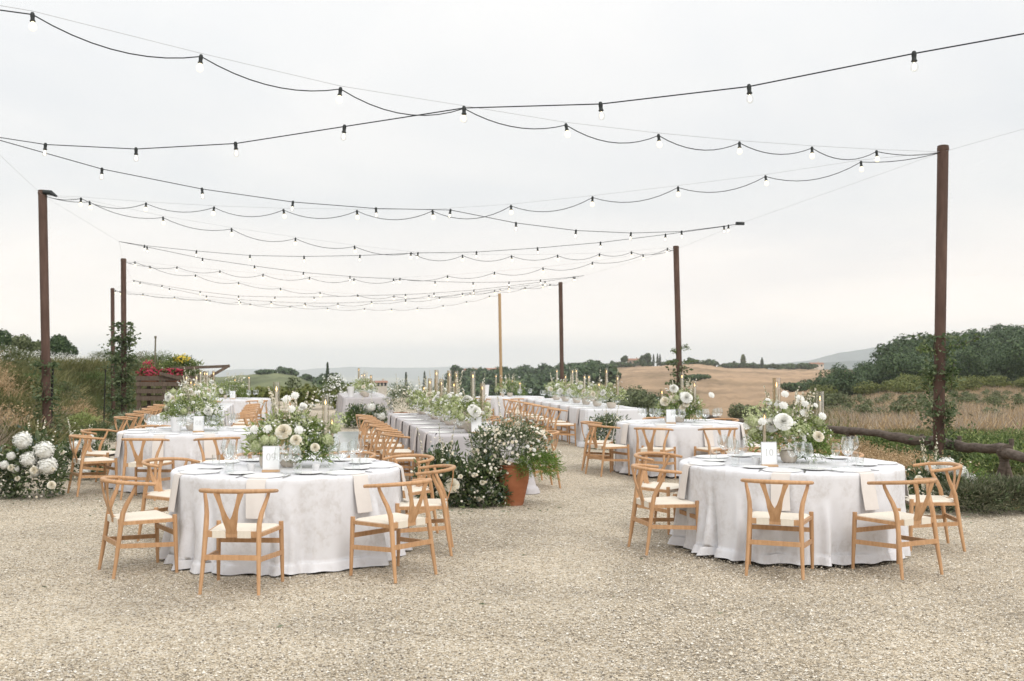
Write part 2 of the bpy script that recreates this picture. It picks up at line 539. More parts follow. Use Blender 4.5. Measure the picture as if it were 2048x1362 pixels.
def obj(name, me, mat=None, parent=None):
    o = bpy.data.objects.new(name, me)
    COL.objects.link(o)
    if parent is not None:
        o.parent = parent
    if mat and not me.materials:
        me.materials.append(MATS[mat])
    return o


def quads_mesh(name, V, mat, smooth=False):
    """V: (N,4,3)"""
    V = np.asarray(V, np.float32)
    n = len(V)
    me = bpy.data.meshes.new(name)
    me.vertices.add(n * 4)
    me.vertices.foreach_set('co', V.reshape(-1))
    me.loops.add(n * 4)
    me.loops.foreach_set('vertex_index', np.arange(n * 4, dtype=np.int32))
    me.polygons.add(n)
    me.polygons.foreach_set('loop_start', np.arange(n, dtype=np.int32) * 4)
    me.polygons.foreach_set('loop_total', np.full(n, 4, np.int32))
    me.update(calc_edges=True)
    me.materials.append(MATS[mat])
    if smooth:
        me.shade_smooth()
    return me


def grid_mesh(name, V, mat, wrap=False, smooth=True):
    """V: (R,C,3)"""
    R, C = V.shape[:2]
    i = np.arange(R - 1)[:, None]
    j = np.arange(C if wrap else C - 1)[None]
    j2 = (j + 1) % C
    q = np.stack([i * C + j, i * C + j2, (i + 1) * C + j2, (i + 1) * C + j], -1).reshape(-1, 4).astype(np.int32)
    me = bpy.data.meshes.new(name)
    me.vertices.add(R * C)
    me.vertices.foreach_set('co', V.astype(np.float32).reshape(-1))
    me.loops.add(q.size)
    me.loops.foreach_set('vertex_index', q.reshape(-1))
    me.polygons.add(len(q))
    me.polygons.foreach_set('loop_start', np.arange(len(q), dtype=np.int32) * 4)
    me.polygons.foreach_set('loop_total', np.full(len(q), 4, np.int32))
    me.update(calc_edges=True)
    if mat:
        me.materials.append(MATS[mat])
    if smooth:
        me.shade_smooth()
    return me


def tag(o, label=None, cat=None, group=None, kind=None):
    if label:
        o['label'] = label
    if cat:
        o['category'] = cat
    if group:
        o['group'] = group
    if kind:
        o['kind'] = kind
    return o


def empty(name, loc=(0, 0, 0), rz=0.0):
    o = bpy.data.objects.new(name, None)
    COL.objects.link(o)
    o.location = tuple(float(x) for x in loc)
    o.rotation_euler = (0, 0, rz)
    o.empty_display_size = 0.05
    return o


def thing(name, loc, label, cat, group=None, rz=0.0):
    return tag(empty(name, loc, rz), label, cat, group)


KIDS = {}


def copy_tree(o, parent=None):
    c = o.copy()
    COL.objects.link(c)
    c.parent = parent
    if o not in KIDS:
        KIDS[o] = list(o.children)
    for ch in KIDS[o]:
        copy_tree(ch, c)
    return c


class Proto:
    """first use moves the prototype itself, later uses copy it"""
    def __init__(s, root):
        s.root, s.used = root, False
        KIDS[root] = list(root.children)
        for k in KIDS[root]:
            KIDS[k] = list(k.children)

    def place(s, loc, rz, label, cat, group=None, scale=1.0):
        o = copy_tree(s.root) if s.used else s.root
        s.used = True
        o.location = tuple(float(x) for x in loc)
        o.rotation_euler = (0, 0, rz)
        if scale != 1.0:
            o.scale = (scale,) * 3
        return tag(o, label, cat, group)


def unit(v):
    return v / (np.linalg.norm(v, axis=-1, keepdims=True) + 1e-9)


def rand_dirs(n, rng=RNG):
    return unit(rng.normal(size=(n, 3)))


def leaf_quads(P, D, L, Wd, rng=RNG, bend=0.25):
    """pointed leaf: base, side, tip, side"""
    n = len(P)
    D = unit(D)
    r = rand_dirs(n, rng)
    S = unit(np.cross(D, r))
    Nn = np.cross(S, D)
    L = np.broadcast_to(L, (n,))[:, None]
    Wd = np.broadcast_to(Wd, (n,))[:, None]
    mid = P + D * L * 0.5 + Nn * L * bend * 0.4
    tip = P + D * L - Nn * L * bend * 0.3
    return np.stack([P, mid - S * Wd / 2, tip, mid + S * Wd / 2], 1)


def star_quads(P, D, r, rng=RNG):
    """small open blossom: two crossed squares facing D"""
    n = len(P)
    D = unit(D)
    S = unit(np.cross(D, rand_dirs(n, rng)))
    T = np.cross(D, S)
    r = np.broadcast_to(r, (n,))[:, None]
    q1 = np.stack([P + S * r, P + T * r * 0.95 + D * r * .2, P - S * r, P - T * r * 0.95 + D * r * .2], 1)
    S2, T2 = (S + T) / sqrt(2), (T - S) / sqrt(2)
    P2 = P + D * r * 0.15
    q2 = np.stack([P2 + S2 * r, P2 + T2 * r * .95, P2 - S2 * r, P2 - T2 * r * .95], 1)
    return np.concatenate([q1, q2])


def ball_quads(r, squash=1.0, nu=14, nv=8):
    g = np.array([[(r * sin(pi * v / nv) * cos(2 * pi * u / nu), r * sin(pi * v / nv) * sin(2 * pi * u / nu), r * squash * cos(pi * v / nv)) for u in range(nu + 1)] for v in range(nv + 1)])
    return np.array([[g[v, u], g[v + 1, u], g[v + 1, u + 1], g[v, u + 1]] for v in range(nv) for u in range(nu)])


def ico_quads_ball(c, r, n, rng, leaf, squash=1.0):
    d = rand_dirs(n, rng)
    p = c + d * r * np.array([1, 1, squash]) * (0.86 + 0.27 * rng.random((n, 1)))
    return star_quads(p, d + rng.normal(size=(n, 3)) * .3, leaf * (0.8 + 0.4 * rng.random(n)), rng)


# ------------------------------------------------------------------ terrain
PROF = {
    -1500: [(5, 0), (22, 0), (45, -1), (100, 0), (250, 4), (500, 6), (1500, -20)],
    0: [(5, 0), (21, 0), (36, -.8), (50, -1.6), (100, -1.5), (250, 3), (500, 2), (1500, -30)],
    200: [(5, 0), (21, 0), (36, -.87), (50, -1.73), (90, -3), (250, -2), (450, 1.2), (700, -6), (1500, -60)],
    300: [(5, 0), (24, 0), (40, -.3), (60, -1.6), (100, -6), (250, -10), (450, -1.5), (700, -12), (1500, -70)],
    420: [(5, 0), (45, 0), (60, -.6), (100, -6), (200, -13), (350, -11), (500, -4.2), (600, -6), (900, -30), (1500, -80)],
    560: [(5, 0), (52, 0), (65, -.8), (100, -6), (200, -12), (350, -6.5), (500, -2.2), (560, -3.0), (900, -40), (1500, -95)],
    660: [(5, 0), (50, 0), (65, -1), (100, -6), (200, -13), (350, -9), (480, -7.5), (600, -16), (900, -50), (1500, -105)],
    740: [(5, 0), (45, 0), (60, -1.5), (100, -7), (200, -16), (350, -26), (600, -42), (900, -65), (1500, -112)],
    850: [(5, 0), (40, 0), (55, -2), (100, -8), (250, -17), (450, -20), (650, -20), (900, -50), (1500, -108)],
    930: [(5, 0), (38, 0), (50, -2), (100, -8), (250, -14), (450, -10.5), (620, -6.0), (800, -20), (1500, -95)],
    1100: [(5, 0), (36, 0), (48, -2), (100, -8), (250, -13), (450, -8.5), (620, -4.2), (800, -16), (1500, -80)],
    1180: [(5, 0), (33, 0), (45, -2), (100, -7), (200, -9), (400, -4.5), (700, -0.6), (900, -10), (1500, -60)],
    1300: [(5, 0), (30, -.05), (42, -2), (80, -4.6), (140, -6.0), (250, -5.4), (400, -2.4), (700, 0.9), (900, -8), (1500, -50)],
    1385: [(5, 0), (28, -.05), (42, -2), (80, -4.6), (140, -5.8), (250, -5.2), (400, -2.0), (700, 2.3), (900, -8), (1500, -50)],
    1470: [(5, 0), (26, -.1), (42, -1.9), (80, -4.4), (130, -5.4), (250, -5.2), (400, -2.4), (700, -0.4), (900, -10), (1500, -60)],
    1600: [(5, 0), (22, -.1), (42, -1.6), (80, -3.6), (130, -4.6), (250, -4.6), (400, -3.0), (700, -1.2), (900, -10), (1500, -60)],
    1700: [(5, 0), (19, -.05), (30, -.9), (50, -1.5), (100, -3), (160, -3.8), (250, -2.8), (400, -1.0), (700, -1.5), (1000, -20), (1500, -60)],
    1820: [(5, 0), (16, -.05), (30, -.9), (50, -1.4), (100, -2.4), (150, -2.9), (230, -1.0), (350, 2.6), (500, 1.0), (800, -10), (1500, -50)],
    2048: [(5, 0), (13, -.05), (18, -.35), (30, -.9), (50, -1.4), (100, -2.4), (150, -2.8), (230, 1.0), (350, 7.2), (500, 8), (800, 0), (1500, -30)],
    2500: [(5, 0), (9, -.05), (18, -.6), (30, -1.2), (50, -1.6), (100, -2.0), (150, -1.5), (230, 4), (350, 12), (500, 16), (800, 14), (1500, 0)],
    4500: [(5, -.2), (18, -.8), (50, -1.6), (150, 0), (350, 14), (800, 16), (1500, 5)],
}
_px = np.array(sorted(PROF))
_LY = np.linspace(np.log(5), np.log(1500), 160)
_TAB = np.array([np.interp(_LY, np.log([q[0] for q in PROF[p]]), [q[1] for q in PROF[p]]) for p in _px])


def foot_x(Y):
    return np.interp(Y, [-20, 5, 12, 16, 22, 27, 36, 50, 53, 60, 70, 90], [-11, -7.8, -6.9, -8.1, -10.2, -11.4, -14.4, -20.0, -18.6, -17.6, -19.5, -26])


def gz(X, Y):
    X = np.asarray(X, float)
    Y = np.asarray(Y, float)
    Yc = np.maximum(Y, 5.0)
    px = np.clip(1024 + F * X / Yc, _px[0], _px[-1])
    ly = np.clip(np.log(Yc), _LY[0], _LY[-1])
    fi = (ly - _LY[0]) / (_LY[1] - _LY[0])
    i = np.clip(fi.astype(int), 0, len(_LY) - 2)
    fi = fi - i
    k = np.clip(np.searchsorted(_px, px) - 1, 0, len(_px) - 2)
    t = (px - _px[k]) / (_px[k + 1] - _px[k])
    t = t * t * (3 - 2 * t)
    z0 = _TAB[k, i] * (1 - fi) + _TAB[k, i + 1] * fi
    z1 = _TAB[k + 1, i] * (1 - fi) + _TAB[k + 1, i + 1] * fi
    z = z0 * (1 - t) + z1 * t
    d = (foot_x(Y) - X)
    s = np.clip(d / 3.4, 0, 1)
    s = s * s * (3 - 2 * s)
    fade = 1 - np.clip((Y - 70) / 40, 0, 1)
    z = z + (np.maximum(1.5 - z, 0)) * s * fade
    return z


def gzf(x, y):
    return float(gz(np.array([x]), np.array([y]))[0])


def build_land():
    # one sheet from behind the camera to the valley; columns fan out with distance
    ys = np.concatenate([np.linspace(-25, 4.5, 14), np.exp(np.linspace(np.log(5), np.log(1500), 230))])
    us = np.concatenate([np.linspace(-1.6, -.62, 24, endpoint=False), np.linspace(-.62, .62, 260), np.linspace(.62, 1.7, 25)[1:]])
    Yg = np.repeat(ys[:, None], len(us), 1)
    Xg = us[None] * np.maximum(Yg, 14.0)
    Z = gz(Xg, Yg)
    px = 1024 + F * Xg / np.maximum(Yg, 5)
    rough = RNG.normal(size=Z.shape) * np.clip(Yg / 900, 0.0, 0.25)
    Z = Z + rough - 0.06
    V = np.stack([Xg, Yg, Z], -1)
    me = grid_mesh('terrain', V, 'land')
    # land cover: scrub near the terrace, stubble on the far slope, woods on the right
    cov = np.zeros(Z.shape + (4,), np.float32)
    cov[..., 3] = 1
    green = np.array([0.10, 0.115, 0.045])
    olive = np.array([0.165, 0.185, 0.10])
    stub = np.array([0.385, 0.27, 0.18])
    field = np.array([0.34, 0.265, 0.15])
    woods = np.array([0.05, 0.065, 0.028])
    C = np.broadcast_to(green, Z.shape + (3,)).copy()
    wob = 25 * np.sin(Yg / 37.0) + 18 * np.sin(Yg / 91 + 1)
    hill = (px + wob > 1165) & (px + wob < 1760) & (Yg > 118 + 25 * np.sin(px / 60)) & (Yg < 760)
    C[(px > 1500) & (Yg > 13) & (Yg <= 45)] = np.array([0.22, 0.185, 0.095])
    C[hill] = stub
    fl = (px > 1560) & (Yg > 38) & (Yg < 165)
    C[fl] = field
    C[(px + wob > 1660 + 0.12 * (Yg - 150)) & (Yg >= 165) & (Yg < 900)] = woods
    C[(px < 1165) & (px > 830) & (Yg > 200)] = woods * 1.4
    C[(px < 700) & (px > 250) & (Yg > 150) & (Yg < 620)] = olive
    C[(px <= 830) & (Yg > 650)] = olive * 0.9
    C[(px <= 250) & (Yg > 60)] = olive
    cov[..., :3] = C
    a = me.color_attributes.new('land_colour', 'FLOAT_COLOR', 'POINT')
    a.data.foreach_set('color', cov.reshape(-1))
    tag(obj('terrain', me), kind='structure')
    # far plain
    xs = np.linspace(-13000, 13000, 60)
    yy = np.exp(np.linspace(np.log(1250), np.log(13000), 40))
    G = np.stack([np.repeat(xs[None], 40, 0), np.repeat(yy[:, None], 60, 1), np.full((40, 60), -112.0) + RNG.normal(size=(40, 60)) * 7], -1)
    tag(obj('plain', grid_mesh('plain', G, 'far_land')), kind='structure')

    def ridge(name, pts, D, depth, base=-125.0):
        pts = np.array(pts, float)
        n = 240
        px_ = np.linspace(pts[0, 0], pts[-1, 0], n)
        py_ = np.interp(px_, pts[:, 0], pts[:, 1]) + np.convolve(RNG.normal(size=n + 8), np.ones(9) / 9, 'valid') * 1.6
        top = CAM_H + (730 - py_) / F * D
        X = (px_ - 1024) / F * D
        rows = []
        for fy, fz in [(-.6, 0), (-.35, .35), (-.15, .75), (0, 1), (.2, .7), (.6, 0)]:
            jit = RNG.normal(size=n) * (0.02 if 0 < fz < 1 else 0) * (top - base)
            rows.append(np.stack([X, np.full(n, D + fy * depth), base + (top - base) * fz + jit], -1))
        tag(obj(name, grid_mesh(name, np.array(rows), 'far_hill')), kind='structure')
    ridge('mountain', [(1350, 742), (1480, 733), (1560, 727), (1620, 720), (1680, 705), (1740, 697), (1790, 686), (1860, 675), (1930, 671), (1990, 680), (2080, 672), (2300, 690), (2700, 735)], 6000, 1500)
    ridge('blue_hill', [(1450, 745), (1560, 733), (1640, 726), (1700, 722), (1780, 717), (1860, 722), (2000, 716), (2300, 730), (2500, 745)], 3800, 900)
    ridge('distant_hill', [(300, 752), (430, 741), (520, 737), (600, 739), (700, 734), (820, 736), (900, 733), (1000, 737), (1150, 741), (1250, 752)], 9500, 1800)


build_land()


def build_gravel():
    ys = np.concatenate([np.linspace(-22, 3, 10), np.linspace(4, 58, 110)])
    R = []
    rx = lambda Y: np.interp(Y, [-22, 4, 7, 10.9, 12, 17, 24, 32, 40, 58], [26, 16, 12.5, 7.2, 5.6, 6.0, 5.6, 3.8, 1.5, -6.0])
    for y in ys:
        l, r = float(foot_x(y)) - 0.2, float(rx(y)) + 0.12 * sin(y * 3.1) + .1 * sin(y * 7.7)
        l = max(l, -26) if y < 45 else max(l, -26 + (y - 45) * .5)
        x = np.linspace(l, r, 70)
        z = gz(x, np.full(70, y))
        z = np.where(x < -6, z, np.maximum(z, -0.02)) + 0.0
        R.append(np.stack([x, np.full(70, y), z], -1))
    V = np.array(R)
    V[..., 2] += np.convolve(RNG.normal(size=V[..., 2].size + 4), np.ones(5) / 5, 'valid').reshape(V.shape[:2]) * 0.006
    tag(obj('gravel_ground', grid_mesh('gravel_ground', V, 'gravel')), kind='structure')
    # loose stones lying on it where the camera can tell them apart
    n = 105000
    u = RNG.random(n)
    Y = 4.6 + 8.0 * u ** 1.7
    X = (RNG.random(n) - .5) * 1.12 * Y
    keep = X < np.interp(Y, [4, 7, 10.9, 13], [15, 12, 6.6, 5.2])
    X, Y = X[keep], Y[keep]
    n = len(X)
    s = 0.0036 + 0.0050 * RNG.random(n) ** 2.4
    s[RNG.random(n) < 0.004] *= 1.9
    a = np.arange(5) * 2 * pi / 5
    ang = RNG.random(n)[:, None] * 6.28 + a[None] + RNG.normal(size=(n, 5)) * .2
    el = (0.65 + .7 * RNG.random(n))[:, None]
    rr = s[:, None] * (0.8 + .4 * RNG.random((n, 5)))
    rx_ = np.stack([X[:, None] + np.cos(ang) * rr * el, Y[:, None] + np.sin(ang) * rr, np.repeat((0.2 * s)[:, None], 5, 1) + RNG.normal(size=(n, 5)) * s[:, None] * .1], -1)
    top = np.stack([X + RNG.normal(size=n) * s * .3, Y + RNG.normal(size=n) * s * .3, s * (0.75 + .4 * RNG.random(n))], -1)[:, None]
    V = np.concatenate([rx_, top], 1).reshape(-1, 3).astype(np.float32)
    b = (np.arange(n) * 6)[:, None]
    tri = np.concatenate([np.stack([b[:, 0] + j, b[:, 0] + (j + 1) % 5, b[:, 0] + 5], -1) for j in range(5)], 0).astype(np.int32)
    me = bpy.data.meshes.new('loose_gravel')
    me.vertices.add(len(V))
    me.vertices.foreach_set('co', V.reshape(-1))
    me.loops.add(tri.size)
    me.loops.foreach_set('vertex_index', tri.reshape(-1))
    me.polygons.add(len(tri))
    me.polygons.foreach_set('loop_start', np.arange(len(tri), dtype=np.int32) * 3)
    me.polygons.foreach_set('loop_total', np.full(len(tri), 3, np.int32))
    me.update(calc_edges=True)
    me.materials.append(MATS['pebble'])
    tag(obj('loose_gravel', me), 'small loose beige stones strewn over the gravel', 'gravel', kind='stuff')


build_gravel()

# ------------------------------------------------------------------ posts and string lights
TOPZ = 5.35
POST = {
    'P1': dict(b=P3(95, 885, 21.8), t=P3(85, 382, 21.8), r=.088),
    'P2': dict(b=P3(248, 875, 35.7), t=P3(247, 518, 35.7), r=.09),
    'P3': dict(b=P3(227, 872, 49.5), t=P3(225, 577, 49.5), r=.09),
    'Q1': dict(b=P3(1876, 925, 17.34), t=P3(1886, 293, 17.34), r=.09),
    'Q2': dict(b=P3(1362, 836, 31.97), t=P3(1352, 493, 31.97), r=.09),
    'Q3': dict(b=P3(1126, 803, 45.9), t=P3(1121, 565, 45.9), r=.09),
    'Q4': dict(b=P3(1004, 794, 53.0), t=P3(999, 587, 53.0), r=.075),
    'P0': dict(b=np.array([-9.3, 7.6, 0.]), t=np.array([-9.4, 7.6, TOPZ]), r=.09),
    'Q0': dict(b=np.array([9.4, 3.4, 0.]), t=np.array([9.5, 3.4, TOPZ]), r=.09),
}
POST_LABEL = {
    'P1': 'tall rusty steel post rising from the grassy bank behind white hydrangeas',
    'P2': 'rusty steel post wrapped in dense dark ivy beside the silvery shrub',
    'P3': 'slim rusty post standing just past the thickly ivy-clad post',
    'Q1': 'thick rusty steel post with trailing creeper beside the log rail',
    'Q2': 'rusty steel post with leafy creeper behind the 11th round table flowers',
    'Q3': 'distant rusty post covered with creeper beyond the white long table',
    'Q4': 'pale bare wooden pole standing past the farthest round table',
    'P0': 'rusty steel post on the bank side holding the first light string',
    'Q0': 'rusty steel post on the open side holding the first light string',
}
POST_LABEL['Q2'] = 'rusty steel post with leafy creeper standing against the stubble hill'
for k, p in POST.items():
    b, t = p['b'].copy(), p['t'].copy()
    b[2] = gzf(b[0], b[1]) - 0.03 if k != 'Q4' else -1.9
    p['b'] = b
    root = thing('light_post', b, POST_LABEL[k], 'post', 'posts carrying the light strings')
    d = t - b
    m = MB()
    m.tube([d * q for q in np.linspace(0, 1, 9)], p['r'], 16)
    m.build('pole', 'bamboo' if k == 'Q4' else 'rust_steel', root)
    if k != 'Q4':
        m = MB()
        m.lathe([(p['r'] + .006, -.07), (p['r'] + .006, -.02)], 16, d)
        m.build('collar', 'rust_steel', root)
        m = MB()
        m.lathe([(p['r'] + .002, 0.0), (p['r'] + .004, .008), (p['r'] - .02, .02)], 16, d)
        m.build('cap', 'rust_steel', root)

MID = {'ML0': P3(-45, 268, 14.75), 'ML1': P3(238, 483, 28.75), 'ML2': P3(265, 560, 42.6),
       'MR0': np.array([9.2, 6.6, 4.85]), 'MR1': P3(1480, 447, 24.65), 'MR2': P3(1168, 551, 38.9), 'MR3': P3(1060, 570, 49.5)}
PT = lambda k: POST[k]['t'] - np.array([0, 0, .09]) if k in POST else MID[k]

STR = [
    ('P0', 'Q1', .17, [(65, 29), (402, 113), (681, 178), (928, 217), (1132, 250), (1317, 271), (1479, 286), (1624, 296), (1753, 303)],
     'wavy festoon string with glowing bulbs tied to the creeper post by the log rail'),
    ('ML0', 'MR0', 0.0, [(91, 289), (272, 298), (471, 287), (689, 253), (928, 216), (1201, 208), (1498, 173), (1828, 107)],
     'taut festoon string crossing over the front wavy string high above the two front tables'),
    ('ML0', 'MR1', 0.0, [(204, 338), (404, 378), (586, 404), (752, 417), (901, 420), (1032, 446), (1152, 461), (1262, 466), (1363, 463), (1457, 451)],
     'taut festoon string ending in a black plug before the stubble-hill post'),
    ('P1', 'Q1', .17, [(162, 397), (292, 407), (428, 415), (567, 420), (714, 422), (865, 422), (1022, 412), (1185, 395), (1356, 375), (1531, 353), (1722, 324)],
     'wavy festoon string joining the bank post and the log-rail post'),
    ('P1', 'Q2', .15, [(179, 404), (326, 435), (463, 458), (591, 477), (709, 493), (822, 506), (925, 511), (1023, 512), (1115, 511), (1199, 508), (1263, 504), (1335, 497)],
     'wavy festoon string from the bank post to the stubble-hill post'),
    ('ML1', 'MR1', 0.0, [(289, 491), (393, 502), (500, 511), (608, 513), (720, 511), (836, 506), (953, 504), (1075, 496), (1201, 485), (1331, 469), (1448, 453)],
     'taut festoon string rising towards the black plug above the round tables'),
    ('ML1', 'MR2', 0.0, [(294, 494), (405, 517), (509, 532), (607, 545), (700, 553), (787, 558), (870, 563), (946, 565), (1018, 564), (1081, 560), (1147, 554)],
     'taut festoon string above the long tables slanting towards the distant creeper post'),
    ('P2', 'Q2', .13, [(270, 524), (354, 534), (440, 542), (526, 549), (619, 555), (708, 558), (800, 557), (895, 552), (989, 545), (1086, 536), (1185, 525), (1286, 510)],
     'wavy festoon string from the dense ivy post to the stubble-hill post'),
    ('P2', 'Q3', .12, [(300, 533), (391, 550), (477, 565), (561, 577), (640, 585), (715, 590), (788, 592), (858, 591), (925, 587), (989, 581), (1050, 575), (1100, 569)],
     'wavy festoon string from the dense ivy post to the distant creeper post'),
    ('ML2', 'MR2', 0.0, [(268, 561), (324, 571), (400, 583), (477, 592), (550, 594), (628, 594), (716, 592), (811, 589), (868, 586), (948, 580), (1018, 572), (1090, 563), (1150, 554)],
     'taut far festoon string starting beside the dense ivy post'),
    ('ML2', 'MR3', 0.0, [(280, 565), (339, 577), (413, 592), (478, 599), (542, 603), (610, 606), (676, 606), (743, 603), (811, 599), (879, 594), (940, 586), (1000, 578)],
     'taut farthest festoon string hanging low over the far long table'),
    ('P3', 'Q3', .10, [(231, 581), (286, 588), (349, 594), (413, 599), (481, 604), (543, 607), (611, 609), (676, 609), (743, 606), (811, 601), (879, 595), (948, 586), (1018, 577), (1086, 569)],
     'wavy festoon string from the slim post to the distant creeper post'),
    ('P3', 'Q4', .10, [(240, 583), (420, 601), (500, 608), (580, 613), (655, 616), (729, 617), (783, 618), (835, 616), (886, 611), (933, 603), (979, 592)],
     'lowest wavy festoon string ending at the pale bare wooden pole'),
]


def bulb_protos():
    m = MB()
    m.lathe([(.004, .02), (.012, .018), (.016, .01), (.019, 0), (.019, -.018), (.017, -.03), (.018, -.048), (.024, -.056), (.022, -.062), (.013, -.064)], 12)
    sock = m.mesh('bulb_socket')
    sock.materials.append(MATS['socket'])
    prof = [(.012, -.062), (.014, -.07), (.022, -.082), (.029, -.097), (.031, -.112), (.027, -.128), (.016, -.14), (.003, -.144)]
    m = MB()
    m.lathe(prof, 14)
    g1 = m.mesh('glass_bulb')
    g1.materials.append(MATS['bulb_glass'])
    g2 = g1.copy()
    g2.materials.clear()
    g2.materials.append(MATS['frost_bulb'])
    m = MB()
    m.lathe([(.002, -.068), (.005, -.08), (.012, -.095), (.013, -.108), (.008, -.12), (.002, -.124)], 8)
    fl = m.mesh('filament')
    fl.materials.append(MATS['filament'])
    return sock, g1, g2, fl


SOCK, G_CLEAR, G_FROST, FILA = bulb_protos()
for si, (ka, kb, sag, pts, label) in enumerate(STR):
    A, B = PT(ka), PT(kb)
    P = [A]
    for (px, py) in pts:
        u = (px - 1024) / F
        d = B - A
        t = (u * A[1] - A[0]) / (d[0] - u * d[1])
        Y = A[1] + t * d[1]
        P.append(P3(px, py, Y))
    P.append(B)
    P = np.array(P)
    root = thing('light_string', A, label, 'string lights', 'festoon light strings')
    path = [P[0]]
    for i in range(len(P) - 1):
        a, b = P[i], P[i + 1]
        L_ = np.linalg.norm(b - a)
        k = 9
        sg = sag * min(1, L_ / 1.6) * (0.8 + .4 * random.random()) if 0 < i < len(P) - 2 else sag * .35
        for q in range(1, k + 1):
            t = q / k
            p = a + (b - a) * t
            path.append(p - np.array([0, 0, sg * 4 * t * (1 - t)]))
    path = np.array(path)
    rad = .0065
    m = MB()
    m.tube(path - A, rad, 6)
    m.build('cable', 'cable', root)
    if sag:
        # thin steel catenary the sockets hang from
        w = P.copy()
        w[1:-1, 2] += 0.035
        m = MB()
        m.tube(w - A, .0028, 4)
        m.build('support_wire', 'steel_wire', root)
    frost = si in (0,) or (sag > 0)
    for i in range(1, len(P) - 1):
        s = obj('bulb_socket', SOCK, None, root)
        s.location = tuple(P[i] - A)
        s.scale = (1.18, 1.18, 1.18)
        s.rotation_euler = (random.uniform(-.12, .12), random.uniform(-.15, .15), random.random() * 6)
        g = obj('glass_bulb', G_FROST if frost else G_CLEAR, None, s)
        if not frost:
            f = obj('filament', FILA, None, s)
# plug at the end of the two taut strings
m = MB()
q = MID['MR1']
m.box(q * 0, (.20, .07, .07), R=rot_z(.1))
pl = m.build('cable_plug', 'socket')
pl.location = tuple(q)
tag(pl, 'black weatherproof plug joining two light strings in mid air', 'plug')
# steel guy cables between the posts
for a, b, c, lab in [('P1', 'ML1', 'P2', 'thin steel guy cable from the bank post to the dense ivy post'),
                     ('Q1', 'MR1', 'Q2', 'thin steel guy cable from the log-rail post to the stubble-hill post'),
                     ('P0', 'ML0', 'P1', 'thin steel guy cable reaching the bank post along the slope side'),
                     ('Q0', 'MR0', 'Q1', 'thin steel guy cable reaching the log-rail post along the open side'),
                     ('P2', 'ML2', 'P3', 'thin steel guy cable between the dense ivy post and the slim post'),
                     ('Q2', 'MR2', 'Q3', 'thin steel guy cable between the stubble-hill post and the distant creeper post')]:
    m = MB()
    o_ = PT(a)
    m.tube(np.array([PT(a), PT(b), PT(c)]) - o_, .0026, 4)
    w = m.build('guy_cable', 'steel_wire')
    w.location = tuple(o_)
    tag(w, lab, 'cable', 'steel guy cables')

# cable box hanging on the bank post
m = MB()
m.tube([(0, 0, 0), (.16, -.03, -.02), (.3, -.05, -.1)], [.05, .055, .02], 10)
o_ = m.build('cable_housing', 'socket')
o_.location = tuple(POST['P1']['t'] + np.array([.05, -.05, -.03]))
tag(o_, 'black cable housing on top of the bank post', 'cable box')

# ------------------------------------------------------------------ chair


